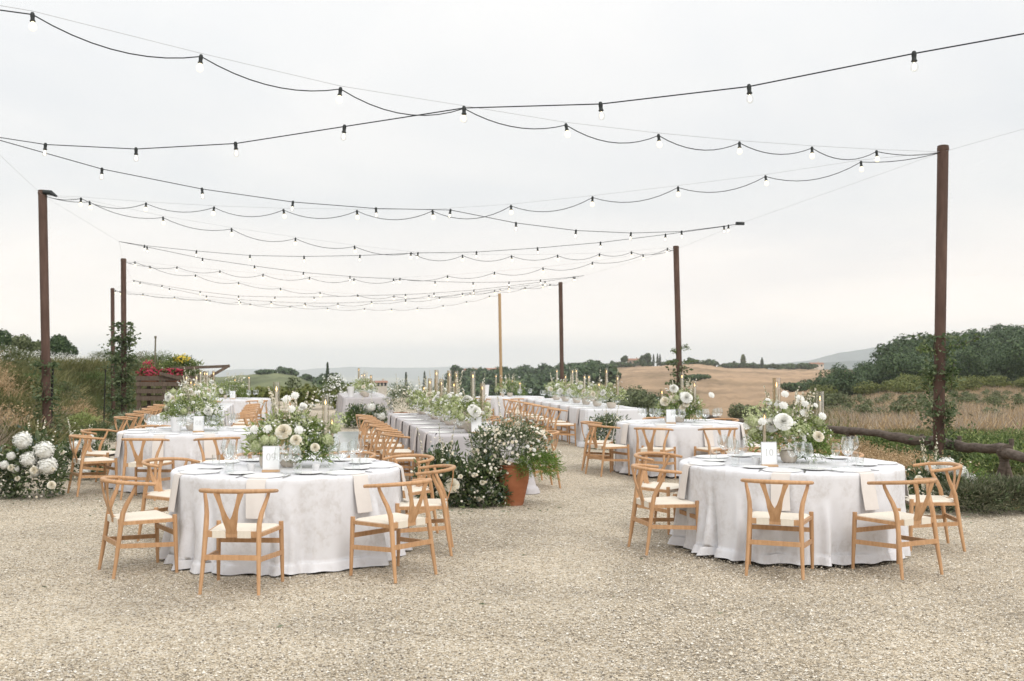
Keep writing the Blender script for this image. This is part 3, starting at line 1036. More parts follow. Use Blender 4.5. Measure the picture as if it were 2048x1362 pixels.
def chair_proto():
    root = empty('wishbone_chair')
    s = lambda z: z
    for sx in (-1, 1):
        # rear leg: straight below the seat, then sweeping out and forward to the bow
        pts = np.array([(.215, -.245, 0), (.208, -.222, .14), (.201, -.198, .30), (.197, -.182, .42), (.196, -.168, .50), (.203, -.140, .57), (.219, -.108, .635), (.234, -.088, .69), (.239, -.080, .722)])
        pts[:, 0] *= sx
        m = MB()
        m.tube(pts, [.0125, .0155, .018, .0195, .0195, .018, .0155, .0135, .012], 10)
        m.build('leg', 'oak', root)
        pts = np.array([(.250, .232, 0), (.247, .226, .2), (.243, .220, .40), (.242, .218, .462)])
        pts[:, 0] *= sx
        m = MB()
        m.tube(pts, [.0125, .0165, .0185, .0185], 10)
        m.build('leg', 'oak', root)
        m = MB()
        m.bar((sx * .203, -.205, .245), (sx * .246, .224, .225), .017, .034)
        m.build('stretcher', 'oak', root)
        m = MB()
        m.bar((sx * .198, -.178, .418), (sx * .242, .218, .418), .022, .026)
        m.build('seat_rail', 'oak', root)
    m = MB()
    m.bar((-.205, -.212, .262), (.205, -.212, .262), .017, .036)
    m.build('stretcher', 'oak', root)
    m = MB()
    m.bar((-.245, .222, .315), (.245, .222, .315), .017, .036)
    m.build('stretcher', 'oak', root)
    m = MB()
    m.bar((-.196, -.180, .425), (.196, -.180, .425), .024, .042)
    m.build('seat_rail', 'oak', root)
    m = MB()
    m.bar((-.242, .218, .420), (.242, .218, .420), .024, .028)
    m.build('seat_rail', 'oak', root)
    # bow
    th = np.linspace(-1, 1, 33)
    pts = []
    for t in th:
        a = t * radians(118)
        if abs(t) < .76:
            a = t / .76 * radians(90)
            x, y = .268 * sin(a), -.055 - .208 * cos(a)
        else:
            e = (abs(t) - .76) / .24
            x, y = math.copysign(.268 - .012 * e, t), -.055 + e * .115
        z = .745 - .032 * min(1, abs(t)) ** 2
        pts.append((x, y, z))
    r = [.0155 + .004 * (1 - abs(t)) for t in th]
    m = MB()
    m.tube(pts, r, 12, flat=.88)
    m.build('top_rail', 'oak', root)
    # Y splat, flat plywood: outline extruded, two prongs
    def sheet(m, pl, thick=.010):
        # pl: list of (xl, xr, t) along the board from seat (t=0) to bow (t=1)
        def pos(x, t, off):
            y = -.186 + (-.258 + .186) * t - .018 * sin(pi * t)
            z = .425 + (.742 - .425) * t
            return (x, y + off, z)
        n = len(pl)
        v = []
        for (xl, xr, t) in pl:
            v += [pos(xl, t, -thick / 2), pos(xr, t, -thick / 2), pos(xr, t, thick / 2), pos(xl, t, thick / 2)]
        f = []
        for i in range(n - 1):
            for j in range(4):
                a, b = i * 4 + j, i * 4 + (j + 1) % 4
                f.append((a, b, b + 4, a + 4))
        f.append((3, 2, 1, 0))
        f.append(tuple((n - 1) * 4 + j for j in range(4)))
        m.add(v, f)
    m = MB()
    sheet(m, [(-.037, .037, 0), (-.041, .041, .15), (-.052, .052, .30), (-.057, .057, .36)])
    for sx in (-1, 1):
        pr = []
        for t in np.linspace(.36, 1, 9):
            e = (t - .36) / .64
            c = .030 + .060 * e ** 1.1
            w = .027 - .008 * sin(pi * min(1, e * 1.1)) - .003 * e
            w = max(w, .015)
            if e < .02:
                a, b = .0015, .057
            else:
                a, b = c - w + .004, c + w
            pr.append((a, b, t) if sx > 0 else (-b, -a, t))
        sheet(m, pr)
    m.build('backrest', 'oak', root, smooth=False)
    # woven seat, dished, with four fields meeting on the diagonals
    n = 15
    V = np.zeros((n, n, 3))
    for i, v in enumerate(np.linspace(0, 1, n)):
        y = -.188 + v * .418
        hw = .183 + v * .053
        for j, u in enumerate(np.linspace(-1, 1, n)):
            e = max(abs(u), abs(2 * v - 1))
            z = .452 - .016 * (1 - e ** 2) - (.016 if e > .985 else 0)
            V[i, j] = (u * hw, y, z)
    m = MB()
    f = [(i * n + j, i * n + j + 1, (i + 1) * n + j + 1, (i + 1) * n + j) for i in range(n - 1) for j in range(n - 1)]
    m.add(V.reshape(-1, 3), f)
    V2 = V.copy()
    V2[..., 2] = .408
    m.add(V2.reshape(-1, 3), [q[::-1] for q in f])
    rim = [(0, j) for j in range(n)] + [(i, n - 1) for i in range(1, n)] + [(n - 1, j) for j in range(n - 2, -1, -1)] + [(i, 0) for i in range(n - 2, 0, -1)]
    N2 = n * n
    for k in range(len(rim)):
        a = rim[k][0] * n + rim[k][1]
        b_ = rim[(k + 1) % len(rim)]
        b2 = b_[0] * n + b_[1]
        m.f.append((a, a + N2, b2 + N2, b2))
    seat = m.build('seat', 'cord', root)
    for sx in (-1, 1):
        m = MB()
        m.box((sx * .093, -.182, .426), (.098, .034, .052))
        m.build('cord_wrap', 'cord', seat)
    return Proto(root)


CHAIR = chair_proto()


def chair_at(x, y, face, label, group, z=0.0):
    """face: direction the sitter looks, radians from +X"""
    return CHAIR.place((x, y, z), face - pi / 2, label, 'chair', group)


# ------------------------------------------------------------------ tables
TZ = .755


def wobble(n, rng, ks, wrap=True):
    t = np.arange(n) * 2 * pi / n
    o = np.zeros(n)
    for k, a in ks:
        o += a * np.sin(k * t + rng.random() * 6.28)
    return o


def round_cloth(R, seed):
    rng = np.random.default_rng(seed)
    n = 300
    th = np.arange(n) * 2 * pi / n
    rows = []
    for r in (0.001, .3, .6, .85, .95, .985):
        rows.append(np.stack([R * r * np.cos(th), R * r * np.sin(th), np.full(n, TZ)], -1))
    rows.append(np.stack([R * 1.0 * np.cos(th), R * np.sin(th), np.full(n, TZ - .004)], -1))
    fold = wobble(n, rng, [(5, .25), (9, .3), (14, .2)])
    pleats = []
    for _ in range(38):
        t0, wd, am, s0 = rng.random() * 2 * pi, .03 + .05 * rng.random(), .5 + .9 * rng.random(), .05 + .45 * rng.random()
        d_ = (th - t0 + pi) % (2 * pi) - pi
        pleats.append((am * (np.exp(-(d_ / wd) ** 2) - .8 * np.exp(-((d_ - wd * 1.5) / (wd * .7)) ** 2)), s0))
    fine = wobble(n, rng, [(45, .5), (61, .4), (38, .4)])
    lean = wobble(n, rng, [(3, .5), (5, .5)])
    pud = 0.5 + 0.5 * wobble(n, rng, [(5, .4), (11, .5), (17, .4)])
    for s in np.concatenate([np.linspace(.02, .9, 22), np.linspace(.92, 1, 6)]):
        pl = sum(p_ * max(0.0, (s - s0) / (1 - s0)) ** .8 for p_, s0 in pleats)
        rad = R + .010 + .004 * s + .028 * s * fold + .052 * pl + .005 * s * fine + .012 * s * lean
        z = TZ - .004 - (TZ - .012) * s
        if s > .9:
            e = (s - .9) / .1
            rad = rad + e ** 1.6 * (.006 + .045 * np.clip(pud, 0, 1.4))
            z = z + .03 * e * (1 - e) * 2 + np.zeros(n)
            z = z + .018 * np.clip(pud, 0, 1) * sin(pi * e)
        phase = .035 * s * sin(s * 3)
        zz = np.maximum(np.broadcast_to(z, (n,)), .008 + .006 * (1 + np.sin(th * 23)) * (s > .95))
        rows.append(np.stack([rad * np.cos(th + phase), rad * np.sin(th + phase), zz], -1))
    return grid_mesh('tablecloth', np.array(rows), 'cloth_print', wrap=True)


def rect_cloth(Wd, L, seed, mat):
    """local frame: x across (0..Wd), y along (0..L)"""
    rng = np.random.default_rng(seed)
    per = []
    n_s, n_l, c = 40, 160, .03
    xs = np.linspace(c, Wd - c, n_s)
    ys = np.linspace(c, L - c, n_l)
    for x in xs: per.append((x, 0, 0, -1))
    for a in np.linspace(-pi / 2, 0, 8): per.append((Wd - c + c * cos(a), c + c * sin(a), cos(a), sin(a)))
    for y in ys: per.append((Wd, y, 1, 0))
    for a in np.linspace(0, pi / 2, 8): per.append((Wd - c + c * cos(a), L - c + c * sin(a), cos(a), sin(a)))
    for x in xs[::-1]: per.append((x, L, 0, 1))
    for a in np.linspace(pi / 2, pi, 8): per.append((c + c * cos(a), L - c + c * sin(a), cos(a), sin(a)))
    for y in ys[::-1]: per.append((0, y, -1, 0))
    for a in np.linspace(pi, 1.5 * pi, 8): per.append((c + c * cos(a), c + c * sin(a), cos(a), sin(a)))
    per = np.array(per)
    n = len(per)
    cen = np.array([Wd / 2, L / 2])
    rows = []
    for q in (0.0, .5, .9, .985):
        xy = cen + (per[:, :2] - cen) * max(q, .001)
        rows.append(np.concatenate([xy, np.full((n, 1), TZ)], 1))
    rows.append(np.concatenate([per[:, :2], np.full((n, 1), TZ - .004)], 1))
    arc = np.concatenate([[0], np.cumsum(np.linalg.norm(np.diff(per[:, :2], axis=0), axis=1))])
    fold = np.zeros(n)
    for k, a in [(5.1, .5), (8.3, .5), (12.7, .45), (19, .25)]:
        fold += a * np.sin(arc * k + rng.random() * 6.28)
    corner = (np.abs(per[:, 2] * per[:, 3]) > 0.02)
    cw = np.convolve(np.concatenate([corner[-12:], corner, corner[:12]]).astype(float), np.hanning(25), 'valid')
    cw /= cw.max()
    pud = .5 + .5 * np.sin(arc * 4.3 + 1) * np.sin(arc * 2.1)
    for s in np.concatenate([np.linspace(.03, .9, 18), np.linspace(.93, 1, 5)]):
        off = .006 + .02 * s + .028 * s * fold + .16 * s ** 1.3 * cw * (1 + .5 * np.sin(arc * 24))
        z = TZ - .004 - (TZ - .012) * s
        if s > .9:
            e = (s - .9) / .1
            off = off + e ** 1.5 * .06 * np.clip(pud, 0, 1)
            z = z + .03 * sin(pi * e)
        rows.append(np.concatenate([per[:, :2] + per[:, 2:] * off[:, None], np.full((n, 1), max(z, .008))], 1))
    return grid_mesh('tablecloth', np.array(rows), mat, wrap=True)


def plate_mesh():
    m = MB()
    m.lathe([(.145, 0), (.156, .001), (.161, .0035), (.163, .0070), (.162, .0085), (.155, .0088), (.118, .0068), (.10, .0055), (.001, .0055)], 36, cap1=False)
    a = m.mesh('plate')
    a.materials.append(MATS['china'])
    m = MB()
    m.lathe([(.05, .0), (.07, .003), (.108, .012), (.110, .0135), (.106, .0138), (.072, .0065), (.001, .006)], 30, cap1=False)
    b = m.mesh('side_plate')
    b.materials.append(MATS['china'])
    return a, b


PLATE, SIDEPLATE = plate_mesh()


def glass_meshes():
    out = []
    for nm, h, bw, rim, stem in [('wine', .235, .047, .034, .105), ('bordeaux', .225, .055, .036, .095), ('flute', .215, .040, .031, .095)]:
        b0 = stem
        bowl = [(.004, b0), (.018, b0 + .006), (bw * .75, b0 + .022), (bw, b0 + .052), (bw * .97, b0 + .075), (rim, h)]
        m = MB()
        m.lathe([(.001, .004), (.034, .002), (.035, 0.0), (.034, .004), (.008, .008), (.004, .014), (.0035, stem - .01), (.006, stem)] + bowl + [(rim - .0012, h)] + [(r - .0012, z) for r, z in bowl[::-1][1:-1]] + [(.002, b0 + .006)], 20, cap0=False, cap1=False)
        me = m.mesh('wine_glass')
        me.materials.append(MATS['glass'])
        out.append(me)
    m = MB()
    m.lathe([(.001, 0), (.030, 0), (.034, .01), (.037, .095), (.0355, .095), (.032, .012), (.001, .010)], 20, cap0=False, cap1=False)
    t = m.mesh('tumbler')
    t.materials.append(MATS['glass'])
    return out, t


GLASSES, TUMBLER = glass_meshes()


def cutlery():
    m = MB()
    m.box((0, -.045, .003), (.012, .11, .004))
    m.box((0, .06, .003), (.018, .12, .0025))
    k = m.mesh('knife', False)
    k.materials.append(MATS['silver'])
    m = MB()
    m.box((0, -.035, .003), (.010, .13, .004))
    m.box((0, .045, .004), (.024, .04, .003))
    for x in (-.0095, -.003, .003, .0095):
        m.box((x, .085, .004), (.0035, .045, .0025))
    f = m.mesh('fork', False)
    f.materials.append(MATS['silver'])
    return k, f


KNIFE, FORK = cutlery()


def napkin_mesh(mat, w=.15, drop=.30):
    rows = []
    prof = [(.20, .0025), (.05, .0025), (.012, .002), (-.010, -.006), (-.022, -.03), (-.042, -.12), (-.058, -drop * .7), (-.074, -drop)]
    for k, (y, z) in enumerate(prof):
        rows.append([(x + .006 * sin(k), y - (.006 * cos(x * 40) if z < -.05 else 0), z) for x in np.linspace(-w / 2, w / 2, 7)])
    V = np.array(rows)
    Vb = V + np.array([0, .004, -.0015])
    m = MB()
    n = 7
    f = [(i * n + j, i * n + j + 1, (i + 1) * n + j + 1, (i + 1) * n + j) for i in range(len(prof) - 1) for j in range(n - 1)]
    m.add(V.reshape(-1, 3), f)
    k0 = len(prof) * n
    m.add(Vb.reshape(-1, 3), [q[::-1] for q in f])
    R_, C_ = len(prof), n
    edge = [(0, j) for j in range(C_)] + [(i, C_ - 1) for i in range(1, R_)] + [(R_ - 1, j) for j in range(C_ - 2, -1, -1)] + [(i, 0) for i in range(R_ - 2, 0, -1)]
    for q in range(len(edge)):
        a = edge[q][0] * n + edge[q][1]
        b = edge[(q + 1) % len(edge)]
        b = b[0] * n + b[1]
        m.f.append((a, a + k0, b + k0, b))
    me = m.mesh('napkin')
    me.materials.append(MATS[mat])
    return me


NAP_BEIGE, NAP_GREY = napkin_mesh('napkin'), napkin_mesh('napkin_grey', .19, .34)


def put(name, me, loc, rz, label, cat, group):
    o = obj(name, me)
    o.location = tuple(float(v) for v in loc)
    o.rotation_euler = (0, 0, rz)
    return tag(o, label, cat, group)


def setting(ex, ey, rz, where, full=True, nap=None, glasses=3, jitter=True):
    """place setting whose table edge point is (ex,ey); rz turns local +y towards the table middle"""
    c, s = cos(rz), sin(rz)
    def w(x, y, z=TZ + .0015):
        j = (random.uniform(-.006, .006), random.uniform(-.006, .006)) if jitter else (0, 0)
        x, y = x + j[0], y + j[1]
        return (ex + c * x - s * y, ey + s * x + c * y, z)
    nm = nap or NAP_BEIGE
    put('napkin', nm, w(0, .0, TZ + .001), rz + random.uniform(-.04, .04), f'folded napkin hanging over the edge of {where}', 'napkin', f'napkins on {where}')
    put('plate', PLATE, w(0, .185, TZ + .002), rz, f'wide white dinner plate on {where}', 'plate', f'dinner plates on {where}')
    gl = [(.13, .37, 0), (.19, .43, 1), (.06, .43, 2)][:glasses]
    for gx, gy, k in gl:
        put('wine_glass', GLASSES[k], w(gx, gy), random.random() * 6, f'clear stemmed wine glass on {where}', 'glass', f'wine glasses on {where}')
    if full:
        put('tumbler', TUMBLER, w(.24, .34), 0, f'clear water tumbler on {where}', 'glass', f'tumblers on {where}')
        put('knife', KNIFE, w(.185, .165), rz + random.uniform(-.06, .06), f'silver knife beside a plate on {where}', 'knife', f'knives on {where}')
        put('fork', FORK, w(-.185, .165), rz + random.uniform(-.06, .06), f'silver fork beside a plate on {where}', 'fork', f'forks on {where}')
        put('side_plate', SIDEPLATE, w(-.24, .36), rz, f'small white bread plate on {where}', 'plate', f'bread plates on {where}')


def table_frame(root, pts, w):
    pass


def round_table(cx, cy, R, where, cloth_label, table_label, chairs, seed, full=True, glasses=3, rot0=0.0, clabels=None, z=0.0, settings=True):
    t = thing('round_table', (cx, cy, z), table_label, 'table', 'round banquet tables')
    m = MB()
    m.lathe([(R - .03, .715), (R - .02, .72), (R - .02, .742), (R - .03, .748)], 40)
    m.build('tabletop', 'pallet', t)
    for a in (pi / 4, 3 * pi / 4, 5 * pi / 4, 7 * pi / 4):
        m = MB()
        m.tube([(R * .6 * cos(a), R * .6 * sin(a), 0), (R * .6 * cos(a), R * .6 * sin(a), .716)], .018, 8)
        m.build('leg', 'dark_metal', t)
    o = obj('tablecloth', round_cloth(R, seed))
    o.location = (cx, cy, z)
    o.rotation_euler = (0, 0, seed * 1.7)
    tag(o, cloth_label, 'tablecloth')
    for ci, item in enumerate(chairs):
        clabel = clabels[ci] if clabels else None
        a, r = (item if isinstance(item, tuple) else (item, R + .40))
        a = radians(a)
        jr = random.uniform(-.05, .05)
        chair_at(cx + r * cos(a), cy + r * sin(a), a + pi + jr, clabel or f'oak wishbone chair with cord seat at {where}', f'chairs at {where}', z)
        if settings:
            setting(cx + R * cos(a), cy + R * sin(a), a + pi / 2, where, full, None, glasses)


W09, W10 = 'the round table with card nine', 'the round table with card ten'
W08, W11 = 'the round table behind the nine table', 'the round table behind the ten table'
C09, C10, C08, C11 = (-1.964, 9.0), (2.543, 9.4), (-4.375, 14.0), (2.617, 16.0)
round_table(*C09, .975, W09, 'white printed floor-length cloth on the table with card number nine', 'round table under the cloth carrying card number nine',
            [(-92, 1.41), (-42, 1.40), (2, 1.19), (48, 1.36), (78, 1.40), (113, 1.38), (151, 1.40), (217, 1.30)], 3,
            clabels=['oak wishbone chair squarely in front of card number nine', 'oak wishbone chair at the nine table with its back towards the ten table',
                     'oak wishbone chair at the nine table nearest the large terracotta pot', 'oak wishbone chair at the nine table nearest the grey linen table',
                     'oak wishbone chair at the nine table backing onto the glossy dance floor', 'oak wishbone chair at the nine table behind the tall candle',
                     'oak wishbone chair at the nine table backing towards the table behind it', 'oak wishbone chair at the nine table nearest the big hydrangea heap'])
round_table(*C10, .985, W10, 'white printed floor-length cloth on the table with card number ten', 'round table under the cloth carrying card number ten',
            [(-109, 1.30), (-66, 1.33), (-5, 1.24), (55, 1.30), (97, 1.36), (139, 1.36), (192, 1.22)], 5,
            clabels=['oak wishbone chair squarely in front of card number ten', 'oak wishbone chair at the ten table next to the one facing the card',
                     'oak wishbone chair at the ten table nearest the post hydrangeas', 'oak wishbone chair at the ten table nearest the log rail',
                     'oak wishbone chair at the ten table hidden behind its flowers', 'oak wishbone chair at the ten table nearest the table behind it',
                     'oak wishbone chair at the ten table with its back towards the nine table'])
round_table(*C08, .95, W08, 'white printed cloth on the round table behind the nine table', 'round table under the cloth behind the nine table',
            [(-97, 1.30), (-60, 1.33), (-8, 1.33), (52, 1.33), (130, 1.33), (172, 1.30), (220, 1.32)], 8, full=False)
round_table(*C11, .97, W11, 'white printed cloth on the round table behind the ten table', 'round table under the cloth behind the ten table',
            [(-115, 1.33), (-74, 1.25), (-28, 1.33), (50, 1.33), (95, 1.33), (172, 1.27), (206, 1.32)], 11, full=False)
WD, WF = 'the far round table beside the pallet planter', 'the farthest round table near the pale wooden pole'
CD, CF = (-7.4, 27.2), (-.06, 29.0)
round_table(*CD, .97, WD, 'white cloth on the far round table beside the pallet planter', 'round table under the cloth beside the pallet planter',
            [(-50, 1.35), (12, 1.35), (-100, 1.33)], 13, full=False, glasses=2)
round_table(*CF, .97, WF, 'white cloth on the farthest round table near the pale wooden pole', 'round table under the cloth near the pale wooden pole',
            [(-125, 1.35), (-78, 1.35), (-30, 1.35)], 14, full=False, glasses=2)


def long_table(x0, y0, slope, L, Wd, where, n, seed, mat, nap, left=True, right=True, sides=('l', 'r'), start=.55, glasses=3):
    """near-left corner, running away from the camera"""
    u = np.array([slope, 1.0])
    u /= np.linalg.norm(u)
    v = np.array([u[1], -u[0]])
    rz = atan2(v[1], v[0])
    t = thing('long_table', (x0, y0, 0), f'long table hidden under the cloth of {where}', 'table', 'long banquet tables', rz)
    m = MB()
    m.box((Wd / 2, L / 2, .732), (Wd - .03, L - .03, .03))
    m.build('tabletop', 'pallet', t)
    for a in (.12, Wd - .12):
        for b in (.3, L / 2, L - .3):
            m = MB()
            m.tube([(a, b, 0), (a, b, .717)], .02, 8)
            m.build('leg', 'dark_metal', t)
    o = obj('tablecloth', rect_cloth(Wd, L, seed, mat))
    o.location = (x0, y0, 0)
    o.rotation_euler = (0, 0, rz)
    tag(o, f'long pale cloth covering {where}', 'tablecloth')
    W_ = lambda a, b: np.array([x0, y0]) + v * a + u * b
    step = (L - 2 * start) / (n - 1)
    for i in range(n):
        b = start + i * step
        if 'l' in sides:
            p = W_(0, b)
            setting(p[0], p[1], rz - pi / 2, where, False, nap, glasses)
            if left:
                q = W_(-.34 + random.uniform(-.03, .03), b)
                chair_at(q[0], q[1], rz + random.uniform(-.05, .05), f'light oak wishbone chair in the row along {where}', f'chairs along {where}')
        if 'r' in sides:
            p = W_(Wd, b)
            setting(p[0], p[1], rz + pi / 2, where, False, nap, glasses)
            if right:
                q = W_(Wd + .34 + random.uniform(-.03, .03), b)
                chair_at(q[0], q[1], rz + pi + random.uniform(-.05, .05), f'light oak wishbone chair in the row along {where}', f'chairs along {where}')
    return W_, rz


WA = 'the long grey linen table'
WB = 'the long white table beyond the grey linen'
WC = 'the long table near the ivy posts'
WE = 'the far long table beside the vine hedge'
TA, rzA = long_table(-1.01, 12.98, -.213, 6.2, 1.2, WA, 6, 21, 'cloth_linen', NAP_GREY)
TB, rzB = long_table(1.48, 20.6, -.17, 7.0, 1.25, WB, 7, 22, 'cloth_white', NAP_GREY, right=False)
TC, rzC = long_table(-6.15, 17.3, -.225, 6.8, 1.1, WC, 6, 23, 'cloth_white', NAP_BEIGE)
TE, rzE = long_table(-4.6, 28.0, -.2, 5.0, 1.3, WE, 4, 24, 'cloth_linen', NAP_GREY, left=False, right=False, glasses=2)

# glossy white dance floor of square panels
ctr = np.array([-4.0, 21.2])
df = tag(empty('dance_floor', (ctr[0], ctr[1], 0), radians(12)), kind='structure')
for i in range(2):
    for j in range(6):
        m = MB()
        m.box((-.52 + i * 1.04, -3.1 + j * 1.24, .014), (1.03, 1.23, .028))
        m.build('floor_panel', 'floor_gloss', df, smooth=False)

# ------------------------------------------------------------------ flowers
from mathutils import Vector


def bloom_meshes():
    rng = np.random.default_rng(3)
    out = {}
    # hydrangea / snowball head, unit radius
    for nm, mat, n, leaf in [('hydrangea', 'petal_white', 380, .115), ('snowball', 'petal_green', 200, .13), ('lace', 'petal_green', 90, .12)]:
        q = ico_quads_ball(np.zeros(3), .92, n, rng, leaf, .85)
        if nm != 'lace':
            q = np.concatenate([q, ball_quads(.86, .85)])
        if nm == 'lace':
            q[..., 2] = np.maximum(q[..., 2] * .45, -.12)
        out[nm] = quads_mesh(nm, q, mat)
    # rose / peony: nested cupped petals
    def petals(layers, mat, name):
        Q = []
        for (n, r, tilt, w, h, z0) in layers:
            off = rng.random() * 6
            for k in range(n):
                a = off + k * 2 * pi / n + rng.normal() * .1
                us = np.linspace(-1, 1, 4)
                vs = np.linspace(0, 1, 4)
                G = np.zeros((4, 4, 3))
                for i, v in enumerate(vs):
                    for j, u in enumerate(us):
                        rad = r * (.25 + .75 * v) + tilt * v * v
                        ang = a + u * w * (1 - .35 * v * v)
                        zz = z0 + h * v * (1 - .12 * u * u) + .03 * v * sin(9 * u + a * 3) - max(0, tilt) * .35 * v ** 3
                        G[i, j] = (rad * cos(ang), rad * sin(ang), zz)
                for i in range(3):
                    for j in range(3):
                        Q.append([G[i, j], G[i, j + 1], G[i + 1, j + 1], G[i + 1, j]])
        me = quads_mesh(name, np.array(Q), mat)
        return me
    out['rose'] = petals([(3, .10, .0, 1.2, .60, .12), (3, .18, .0, 1.2, .64, .08), (4, .28, .02, .98, .64, .05), (5, .38, .05, .85, .62, .02), (5, .48, .09, .82, .56, 0), (6, .58, .15, .72, .48, -.03), (7, .68, .22, .64, .38, -.06), (8, .74, .30, .58, .24, -.1)], 'petal_cream', 'rose')
    out['peony'] = petals([(4, .12, 0, 1, .66, .1), (5, .22, .01, .9, .68, .08), (6, .32, .03, .75, .66, .05), (7, .43, .07, .65, .6, .02), (8, .54, .12, .58, .52, 0), (9, .64, .19, .52, .42, -.04), (10, .72, .27, .47, .3, -.07), (11, .78, .34, .43, .18, -.1)], 'petal_white', 'peony')
    # flat daisy-like scabiosa
    Q = []
    for ring, (n, r, z) in enumerate([(12, 1.0, 0.0), (10, .72, .10), (7, .42, .2)]):
        for k in range(n):
            a = k * 2 * pi / n + ring * .3 + rng.normal() * .05
            w = 5.2 / n * r
            c, s_ = cos(a), sin(a)
            Q.append([(0, 0, z - .05), (c * r * .7 - s_ * w * .5, s_ * r * .7 + c * w * .5, z + .1), (c * r, s_ * r, z), (c * r * .7 + s_ * w * .5, s_ * r * .7 - c * w * .5, z + .1)])
    out['scabiosa'] = quads_mesh('scabiosa', np.array(Q), 'petal_white')
    return out


BLOOM = bloom_meshes()
SIZE = {'hydrangea': .10, 'snowball': .055, 'lace': .08, 'rose': .06, 'peony': .068, 'scabiosa': .027}


def put_bloom(parent, kind, loc, d, size=None):
    o = obj(kind, BLOOM[kind], None, parent)
    o.location = tuple(float(x) for x in loc)
    q = Vector(tuple(float(x) for x in d)).to_track_quat('Z', 'Y')
    o.rotation_mode = 'QUATERNION'
    o.rotation_quaternion = q
    s = (size or SIZE[kind]) * random.uniform(.88, 1.12)
    o.scale = (s, s, s)
    return o


def stuffpart(name, V, mat, parent):
    return tag(obj(name, quads_mesh(name, V, mat), None, parent), kind='stuff')


def shell_pts(c, rad, n, rng, fill=.35, up=-.55):
    d = rand_dirs(n, rng)
    d[:, 2] = np.where(d[:, 2] < up, -d[:, 2] * .7, d[:, 2])
    r = (fill + (1 - fill) * rng.random((n, 1)) ** .45)
    lump = 1 + .22 * np.sin(d[:, :1] * 5 + rng.random() * 6) * np.sin(d[:, 1:2] * 6 + rng.random() * 6) + .15 * np.sin(d[:, 2:] * 9 + rng.random() * 6)
    return c + d * np.array(rad) * r * lump, d


def bouquet(root, c, rad, seed, mix=(), small=0, blooms=(), stems=0, spikes=0, fern=0, core=True, small_mat='petal_white', small_r=.012, spike_h=.35, zmin=None):
    """a mass of foliage round local point c with blossoms; rad = half sizes"""
    rng = np.random.default_rng(seed)
    c = np.array(c, float)
    rad = np.array(rad, float)
    zf = (lambda P: P) if zmin is None else (lambda P: np.concatenate([P[..., :2], np.maximum(P[..., 2:], zmin)], -1))
    for mat, n, L, Wd in mix:
        P, d = shell_pts(c, rad * .95, n, rng)
        D = d + np.array([0, 0, .35]) + rng.normal(size=(n, 3)) * .55
        q = leaf_quads(P, D, L * (.6 + .8 * rng.random(n)), Wd * (.7 + .6 * rng.random(n)), rng)
        stuffpart('foliage', zf(q), mat, root)
    if fern:
        P, d = shell_pts(c, rad * .8, fern, rng)
        D = d * np.array([1, 1, .3]) + np.array([0, 0, -.1]) + rng.normal(size=(fern, 3)) * .3
        Q = []
        for k in range(7):
            PP = P + unit(D) * (.018 * k)
            Q.append(leaf_quads(PP, D + rng.normal(size=(fern, 3)) * .5, .055, .007, rng))
        stuffpart('fern', zf(np.concatenate(Q)), 'fern', root)
    if small:
        P, d = shell_pts(c, rad * 1.05, small, rng, fill=.7)
        stuffpart('blossom', zf(star_quads(P, d + np.array([0, -.25, .3]) + rng.normal(size=(small, 3)) * .4, small_r * (.7 + .6 * rng.random(small)), rng)), small_mat, root)
    for kind, cnt in blooms:
        for k in range(cnt):
            for _ in range(30):
                d = rand_dirs(1, rng)[0]
                if d[2] > -.2 and d[1] < .6:
                    break
            p = c + d * rad * (.85 + .2 * rng.random())
            put_bloom(root, kind, p, d + np.array([0, -.3, .35]))
    for k in range(stems):
        a = rng.random() * 6.28
        d = np.array([cos(a) * .5, sin(a) * .5, 1.0])
        L = rad[2] * (1.15 + .5 * rng.random())
        p0 = c + np.array([d[0], d[1], 0]) * rad * .3
        p1 = c + unit(d) * L + np.array([d[0], d[1], 0]) * rad * .55
        m = MB()
        m.tube([p0, (p0 + p1) / 2 + np.array([0, 0, .02]), p1], [.002, .0016, .0012], 4)
        st = m.build('flower_stem', 'stem', root)
        put_bloom(st, 'scabiosa', p1, d + rng.normal(size=3) * .4 + np.array([0, -.5, 0]))
    for k in range(spikes):
        a = rng.random() * 6.28
        p0 = c + np.array([cos(a), sin(a), 0]) * rad * .45 * rng.random()
        lean = np.array([cos(a) * .25, sin(a) * .25 - .05, 1.0])
        H = spike_h * (.75 + .5 * rng.random()) + rad[2] * .7
        p1 = p0 + lean * H
        m = MB()
        m.tube([p0, p1], [.003, .0015], 4)
        st = m.build('flower_stem', 'stem', root)
        n = 34
        t = .35 + .65 * rng.random(n)
        ring = rand_dirs(n, rng)
        rr = .030 * (1.15 - t)
        P = p0 + (p1 - p0) * t[:, None] + ring * rr[:, None]
        stuffpart('flower_spike', star_quads(P, ring + np.array([0, 0, .2]), .014 * (1.25 - t * .6), rng), 'petal_cream', st)


MIX_T = lambda k: [('leaf_fresh', int(520 * k), .060, .020), ('leaf_mid', int(90 * k), .055, .022), ('leaf_sage', int(160 * k), .05, .012), ('petal_green', int(380 * k), .022, .016)]
MIX_F = lambda k: [('leaf_dark', int(900 * k), .075, .030), ('leaf_mid', int(380 * k), .07, .024), ('leaf_sage', int(320 * k), .06, .014), ('leaf_euc', int(90 * k), .055, .048)]


def vase(root, c, r, h, mat='ceramic'):
    m = MB()
    m.lathe([(r * .6, 0), (r * .8, h * .15), (r, h * .6), (r * .95, h), (r * .85, h), (r * .9, h * .6), (r * .5, h * .1)], 18, c, cap1=True)
    m.build('vase', mat, root)


